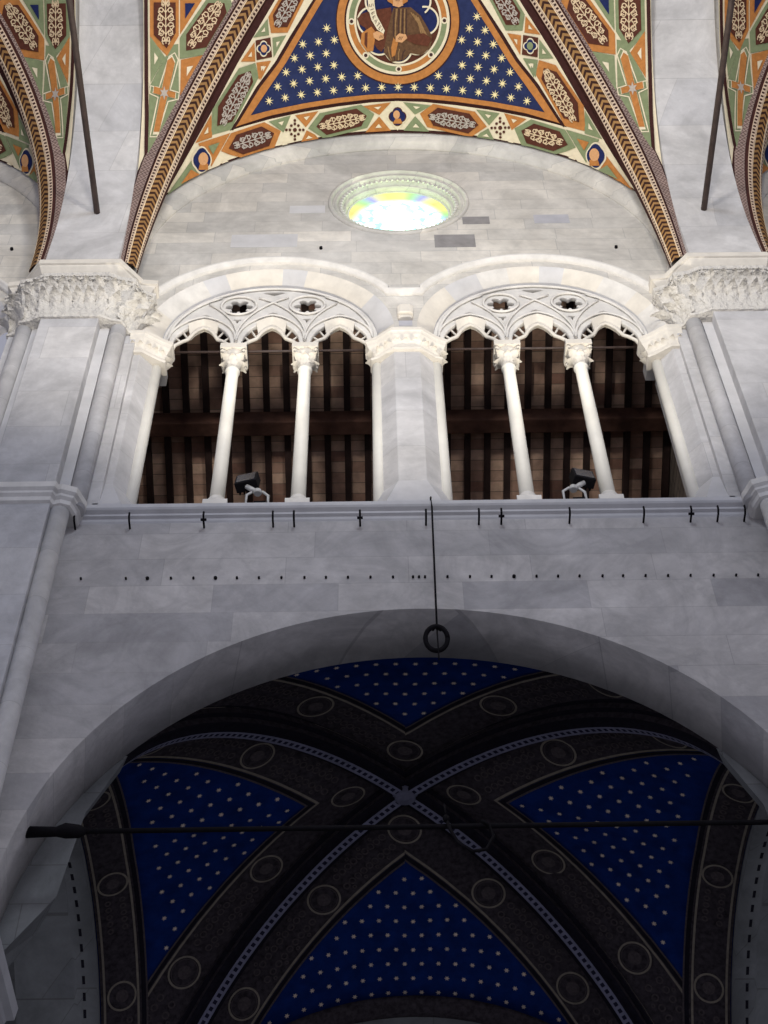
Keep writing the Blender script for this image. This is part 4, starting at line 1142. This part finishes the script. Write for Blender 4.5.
# ------------------------------------------------------------------ aisle
AX, AYC, AH, AZS, AZC = 0.0, 13.9, 3.1, 10.3, 14.08
AW = 3.28; AL = .26
def adiag(sx, sy, u, lift=0):
    return Vector((-.10*u+sx*AW*(1-u), AYC+sy*AH*(1-u), AZS+(AZC-AZS)*sup(1-u, 2.02)+lift))
def aweb_fb(sy):
    R = []; n = 44; ns = 14
    for j in range(ns+1):
        s = j/ns; row = []
        for i in range(n+1):
            t = -math.cos(PI*i/n)
            b = Vector((t*(AW+.25), AYC+sy*(AH+.06), (10.15 if sy > 0 else 10.2)+(3.28 if sy > 0 else 3.45)*sup(t, 2.0)))
            d = adiag(1 if t > 0 else -1, sy, 1-abs(t), AL); p = b.lerp(d, s); p.z += .06*math.sin(PI*s)*sup(t); row.append(p)
        R.append(row)
    return R
def aweb_side(sx):
    R = []; n = 40; ns = 14
    for j in range(ns+1):
        s = j/ns; row = []
        for i in range(n+1):
            t = -math.cos(PI*i/n)
            b = Vector((sx*3.84, AYC+t*(AH+.05), 10.3+2.80*sup(t, 2.0)))
            d = adiag(sx, 1 if t > 0 else -1, 1-abs(t), AL); p = b.lerp(d, s); p.z += .04*math.sin(PI*s)*sup(t); row.append(p)
        R.append(row)
    return R
aw = []
for R in (aweb_fb(-1), aweb_fb(1), aweb_side(-1), aweb_side(1)):
    mb = MB(); mb.grid(R, 0, True); aw.append(mb)
ce = bpy.data.objects.new('ceiling_aisle', None); COL.objects.link(ce); ce.location = (0, AYC, 10); ce['kind'] = 'structure'
for mbx in aw: mbx.build('vault_web', A_BLUE, ce)
T_FB = [bvh([aw[0]]), bvh([aw[1]])]; T_SD = [bvh([aw[2]]), bvh([aw[3]])]
def drop(tree, x, y, lift=.012):
    loc, nor, _, _ = tree.ray_cast(Vector((x, y, 5)), Vector((0, 0, 1)))
    if loc is None: return None
    if nor.z > 0: nor = -nor
    return loc+nor*lift
def band(mb, tree, f, m, lv, n=46, k=4, d0=0, d1=1):
    """f(u,d) -> plan point"""
    rows = [[drop(tree, *f(i/n, d0+(d1-d0)*j/k), .008*lv) for i in range(n+1)] for j in range(k+1)]
    for j in range(k):
        for i in range(n):
            q = [rows[j][i], rows[j][i+1], rows[j+1][i+1], rows[j+1][i]]
            if all(x is not None for x in q): mb.poly(q, m, smooth=True)
def disc(mb, tree, c, r0, r1, m, lv, n=28):
    l, nor, _, _ = tree.ray_cast(Vector((c[0], c[1], 5)), Vector((0, 0, 1)))
    if l is None: return
    if nor.z > 0: nor = -nor
    a = nor.cross(Vector((0, 1, 0))).normalized(); b = nor.cross(a)
    mb.grid([[l+nor*(.008*lv)+(a*math.cos(2*PI*i/n)+b*math.sin(2*PI*i/n))*r for i in range(n)] for r in (r0, r1)], m, True, True)
BW = .56; BR = .20   # band width, distance from the rib line
mb = MB()
for sx in (-1, 1):
    for sy in (-1, 1):
        C = Vector((-.10, AYC)); K = Vector((sx*AW, AYC+sy*AH)); D = K-C; L = D.length; e = D/L
        for which in (0, 1):
            tree = (T_FB[0 if sy < 0 else 1]) if which == 0 else T_SD[0 if sx < 0 else 1]
            nrm = Vector((-e.y, e.x)); want = Vector((0, sy)) if which == 0 else Vector((sx, 0))
            if nrm.dot(want) < 0: nrm = -nrm
            slope = e.dot(want)/nrm.dot(want) if False else 0
            # along s from the meeting line with the mirrored band
            tan = abs(nrm.dot(Vector((1, 0)) if which == 0 else Vector((0, 1))))/abs(e.dot(Vector((1, 0)) if which == 0 else Vector((0, 1))))
            f = lambda u, d, nrm=nrm, tan=tan: tuple(C+e*(d*tan+(L-.38-d*tan)*u)+nrm*d)
            band(mb, tree, f, ADARK, 1.2, 46, 5, BR-.12, BR+BW)
            band(mb, tree, f, ALINE, 1.8, 46, 1, BR+BW-.045, BR+BW-.015); band(mb, tree, f, ABLACK, 1.8, 46, 1, BR+BW, BR+BW+.05); band(mb, tree, f, AORN, 1.9, 46, 1, BR+BW+.05, BR+BW+.075)
            band(mb, tree, f, ALINE, 1.8, 46, 1, BR-.03, BR-.005)
            dm = BR+BW/2
            for q in range(5):
                s = dm*tan+ (0 if q == 0 else q*1.42)
                if s > L-.3: continue
                c = C+e*s+nrm*dm
                if q == 0 and ((which == 0 and sx > 0) or (which == 1 and sy > 0)): continue
                disc(mb, tree, c, .19, .215, ALINE, 3); disc(mb, tree, c, .165, .175, AORN, 3); disc(mb, tree, c, .0, .09, AORN, 3, 12)
                # leafy infill between roundels
                for z in range(9):
                    ss = s+.30+z*.1; cc = C+e*ss+nrm*dm
                    for g in (-1, 1):
                        if ss < L-.3: disc(mb, tree, cc+nrm*g*.09, .03, .05, AORN, 2.6, 10)
                        if ss < L-.3 and z % 2: disc(mb, tree, cc+nrm*g*.17+e*.04, .012, .03, AORN, 2.6, 8)
# bands beside the transverse arches
for sx in (-1, 1):
    tree = T_SD[0 if sx < 0 else 1]
    f = lambda u, d, sx=sx: (sx*(3.76-d), AYC-AH+2*AH*u)
    band(mb, tree, f, ADARK, 2.6, 70, 4, 0, .46); band(mb, tree, f, ALINE, 3.2, 70, 1, .03, .055); band(mb, tree, f, ALINE, 3.2, 70, 1, .40, .425)
    band(mb, tree, f, ABLACK, 3.2, 70, 1, .45, .50); band(mb, tree, f, AORN, 3.2, 70, 1, .50, .52)
    for q in (-2.45, -1.2, .4, 1.9):
        c = (sx*3.53, AYC+q)
        disc(mb, tree, c, .16, .185, ALINE, 4.4); disc(mb, tree, c, .0, .08, AORN, 4.4, 12)
        for z in range(5):
            for g in (-1, 1): disc(mb, tree, (c[0]+g*.08, c[1]+.28+z*.1), .02, .042, AORN, 4, 10)
mb.build('painted_bands', AM, ce)
# stars on the aisle webs
mb = MB()
def astar(tree, x, y, r=.036):
    c = drop(tree, x, y, .012)
    if c is None: return
    a = Vector((1, 0, 0)); l, nor, _, _ = tree.ray_cast(Vector((x, y, 5)), Vector((0, 0, 1))); a = nor.cross(Vector((0, 1, 0))).normalized(); b = nor.cross(a)
    n = 6; P = [c+(a*math.cos(PI*k/n)+b*math.sin(PI*k/n))*(r if k % 2 == 0 else r*.5) for k in range(2*n)]
    mb.poly(P, ASTAR)
LIM = BR+BW+.12
for i in range(-17, 18):
    for j in range(-15, 16):
        x = i*.215+(.1075 if j % 2 else 0); y = AYC+j*.20
        C = Vector((-.10, AYC)); q = Vector((x, y))-C
        sx = 1 if q.x > 0 else -1; sy = 1 if q.y > 0 else -1
        e = (Vector((sx*AW, AYC+sy*AH))-C).normalized(); d = abs(q.x*e.y-q.y*e.x)
        if d < LIM: continue
        fb = abs(q.y)*AW > abs(q.x)*AH
        if not fb and abs(x) > 3.05: continue
        if fb and abs(q.y) > AH-.05: continue
        astar((T_FB[0 if sy < 0 else 1]) if fb else T_SD[0 if sx < 0 else 1], x, y)
mb.build('painted_stars', AM, ce)
# ribs
alabs = {(-1, -1): 'dark moulded aisle rib running from the boss to the front left', (1, -1): 'dark moulded aisle rib running from the boss to the front right',
         (-1, 1): 'dark moulded aisle rib running from the boss to the rear left', (1, 1): 'dark moulded aisle rib running from the boss to the rear right'}
for (sx, sy), lab in alabs.items():
    n = 50; P = [adiag(sx, sy, .05+.95*(i/n)**1.4) for i in range(n+1)]; d = Vector((sx*AW, sy*AH, 0)).normalized(); side = Vector((-d.y, d.x, 0))
    prof = [(-.24, .34), (-.235, .24), (-.19, .225), (-.20, .16), (-.14, .14), (-.15, .07), (-.075, .05), (-.06, 0), (.06, 0), (.075, .05), (.15, .07), (.14, .14), (.20, .16), (.19, .225), (.235, .24), (.24, .34)]
    mats = [0, 0, 1, 0, 1, 0, 0, 2, 0, 0, 1, 0, 1, 0, 0]; rows = []; us = []; s = 0
    for i, p in enumerate(P):
        a = (P[min(i+1, n)]-P[max(i-1, 0)]).normalized(); nr = a.cross(side).normalized()
        if nr.z < 0: nr = -nr
        if i == 0: nr = (Vector((0, 0, .2))+d).normalized()
        if i: s += (p-P[i-1]).length
        us.append(s); rows.append([p+side*x+nr*y for x, y in prof])
    mb = MB()
    for i in range(n):
        for j in range(len(prof)-1): mb.poly([rows[i][j], rows[i][j+1], rows[i+1][j+1], rows[i+1][j]], mats[j], [(us[i], 0), (us[i], 1), (us[i+1], 1), (us[i+1], 0)])
    tag(mb.build('aisle_rib', [A_BLACK, A_DARK, R_TEETH]), lab, 'vault rib', 'dark moulded ribs of the aisle vault')
mb = MB(); mb.lathe([(.0, -.03), (.04, -.03), (.05, -.01), (.10, -.02), (.125, .0), (.13, .04), (.15, .06), (.15, .3)], (-.10, AYC, AZC-.01), 28)
tag(mb.build('vault_boss', A_BEAD), 'round grey boss where the dark aisle ribs cross', 'boss')
# transverse arches of the aisle with the dashed line
def atrans(sx, lab):
    mb = MB(); n = 90; rows = []
    prof = [(sx*3.76, .30), (sx*3.77, .0), (sx*3.90, -.0), (sx*3.935, .0), (sx*4.0, -.0), (sx*4.06, .10), (sx*4.75, .10)]
    for i in range(n+1):
        t = -math.cos(PI*i/n); base = Vector((0, AYC+t*(AH-.02), 10.2+2.80*sup(t)))
        nr = Vector((0, t*.9, max(.15, sup(t)))).normalized(); rows.append([Vector((x, 0, 0))+base+nr*o for x, o in prof])
    mb.grid(rows, 0, True, mats=lambda i, j: 1 if (j == 2 and i % 2) else 0)
    t = thing('aisle_arch', lab, 'arch', (sx*4.1, AYC, 9), 'plain transverse arches of the aisle'); part(mb, 'soffit', [M_AISLE, A_BLACK], t)
atrans(-1, 'plain grey aisle arch with a painted dashed line at the left'); atrans(1, 'plain grey aisle arch with a painted dashed line at the right')
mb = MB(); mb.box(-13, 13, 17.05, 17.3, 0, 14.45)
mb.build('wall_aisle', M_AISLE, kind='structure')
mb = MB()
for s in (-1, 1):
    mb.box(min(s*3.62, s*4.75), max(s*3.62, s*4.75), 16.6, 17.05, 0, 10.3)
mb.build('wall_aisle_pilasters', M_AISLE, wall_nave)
mb = MB(); sweep_xz(mb, [(3.35*math.cos(PI-PI*i/40), 10.1+3.25*math.sin(PI*i/40)) for i in range(41)], [(-.14, 17.04), (-.14, 16.93), (-.05, 16.9), (-.03, 16.85), (.04, 16.84), (.06, 16.93), (.12, 17.0)])
mb.build('trim_aisle_wall_arch', A_DARK, kind='structure')
# springers of the aisle vault behind the arcade piers
mb = MB()
for s in (-1, 1):
    f = lambda L: [(s*x, y) for x, y in (L if s > 0 else L[::-1])]
    P0 = f([(3.70, 10.725), (4.75, 10.725), (4.75, 11.0), (3.70, 11.0)]); P1 = f([(3.22, 10.725), (4.75, 10.725), (4.75, 11.2), (3.45, 11.2)]); P2 = f([(3.10, 10.725), (4.75, 10.725), (4.75, 11.3), (3.45, 11.3)])
    mb.prism(P0, 0, 9.4); mb.prism(P0, 9.4, 10.15, top=P1); mb.prism(P1, 10.15, 11.1, top=P2)
    P3 = f([(2.80, 10.725), (4.75, 10.725), (4.75, 10.95), (2.9, 10.95)]); mb.prism(P2, 11.1, 11.8, top=P3)
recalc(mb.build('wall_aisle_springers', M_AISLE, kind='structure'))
# imposts of the arcade piers
for s in (-1, 1):
    t = thing('arcade_impost', 'moulded stone impost under the springing of the lower arch at the %s' % ('left' if s < 0 else 'right'), 'impost', (s*3.9, 10.3, 9.1), 'imposts of the lower arch')
    mb = MB(); x = s*3.56; plan = [(x-s*(-1.2), 9.98), (x, 9.98), (x, 10.74), (x-s*(-1.2), 10.74)]
    if s > 0: plan = plan[::-1]
    z = 8.82
    moulded(mb, plan[::-1] if False else plan, [(.0, z), (.03, z+.03), (.04, z+.08), (.09, z+.14), (.10, z+.18), (.15, z+.22), (.16, z+.34), (.10, z+.38)])
    part(mb, 'moulding', M_GREY2, t)
mb = MB(); mb.box(-14, 14, -3, 18, -.2, 0); mb.build('floor', M_AISLE, kind='structure')
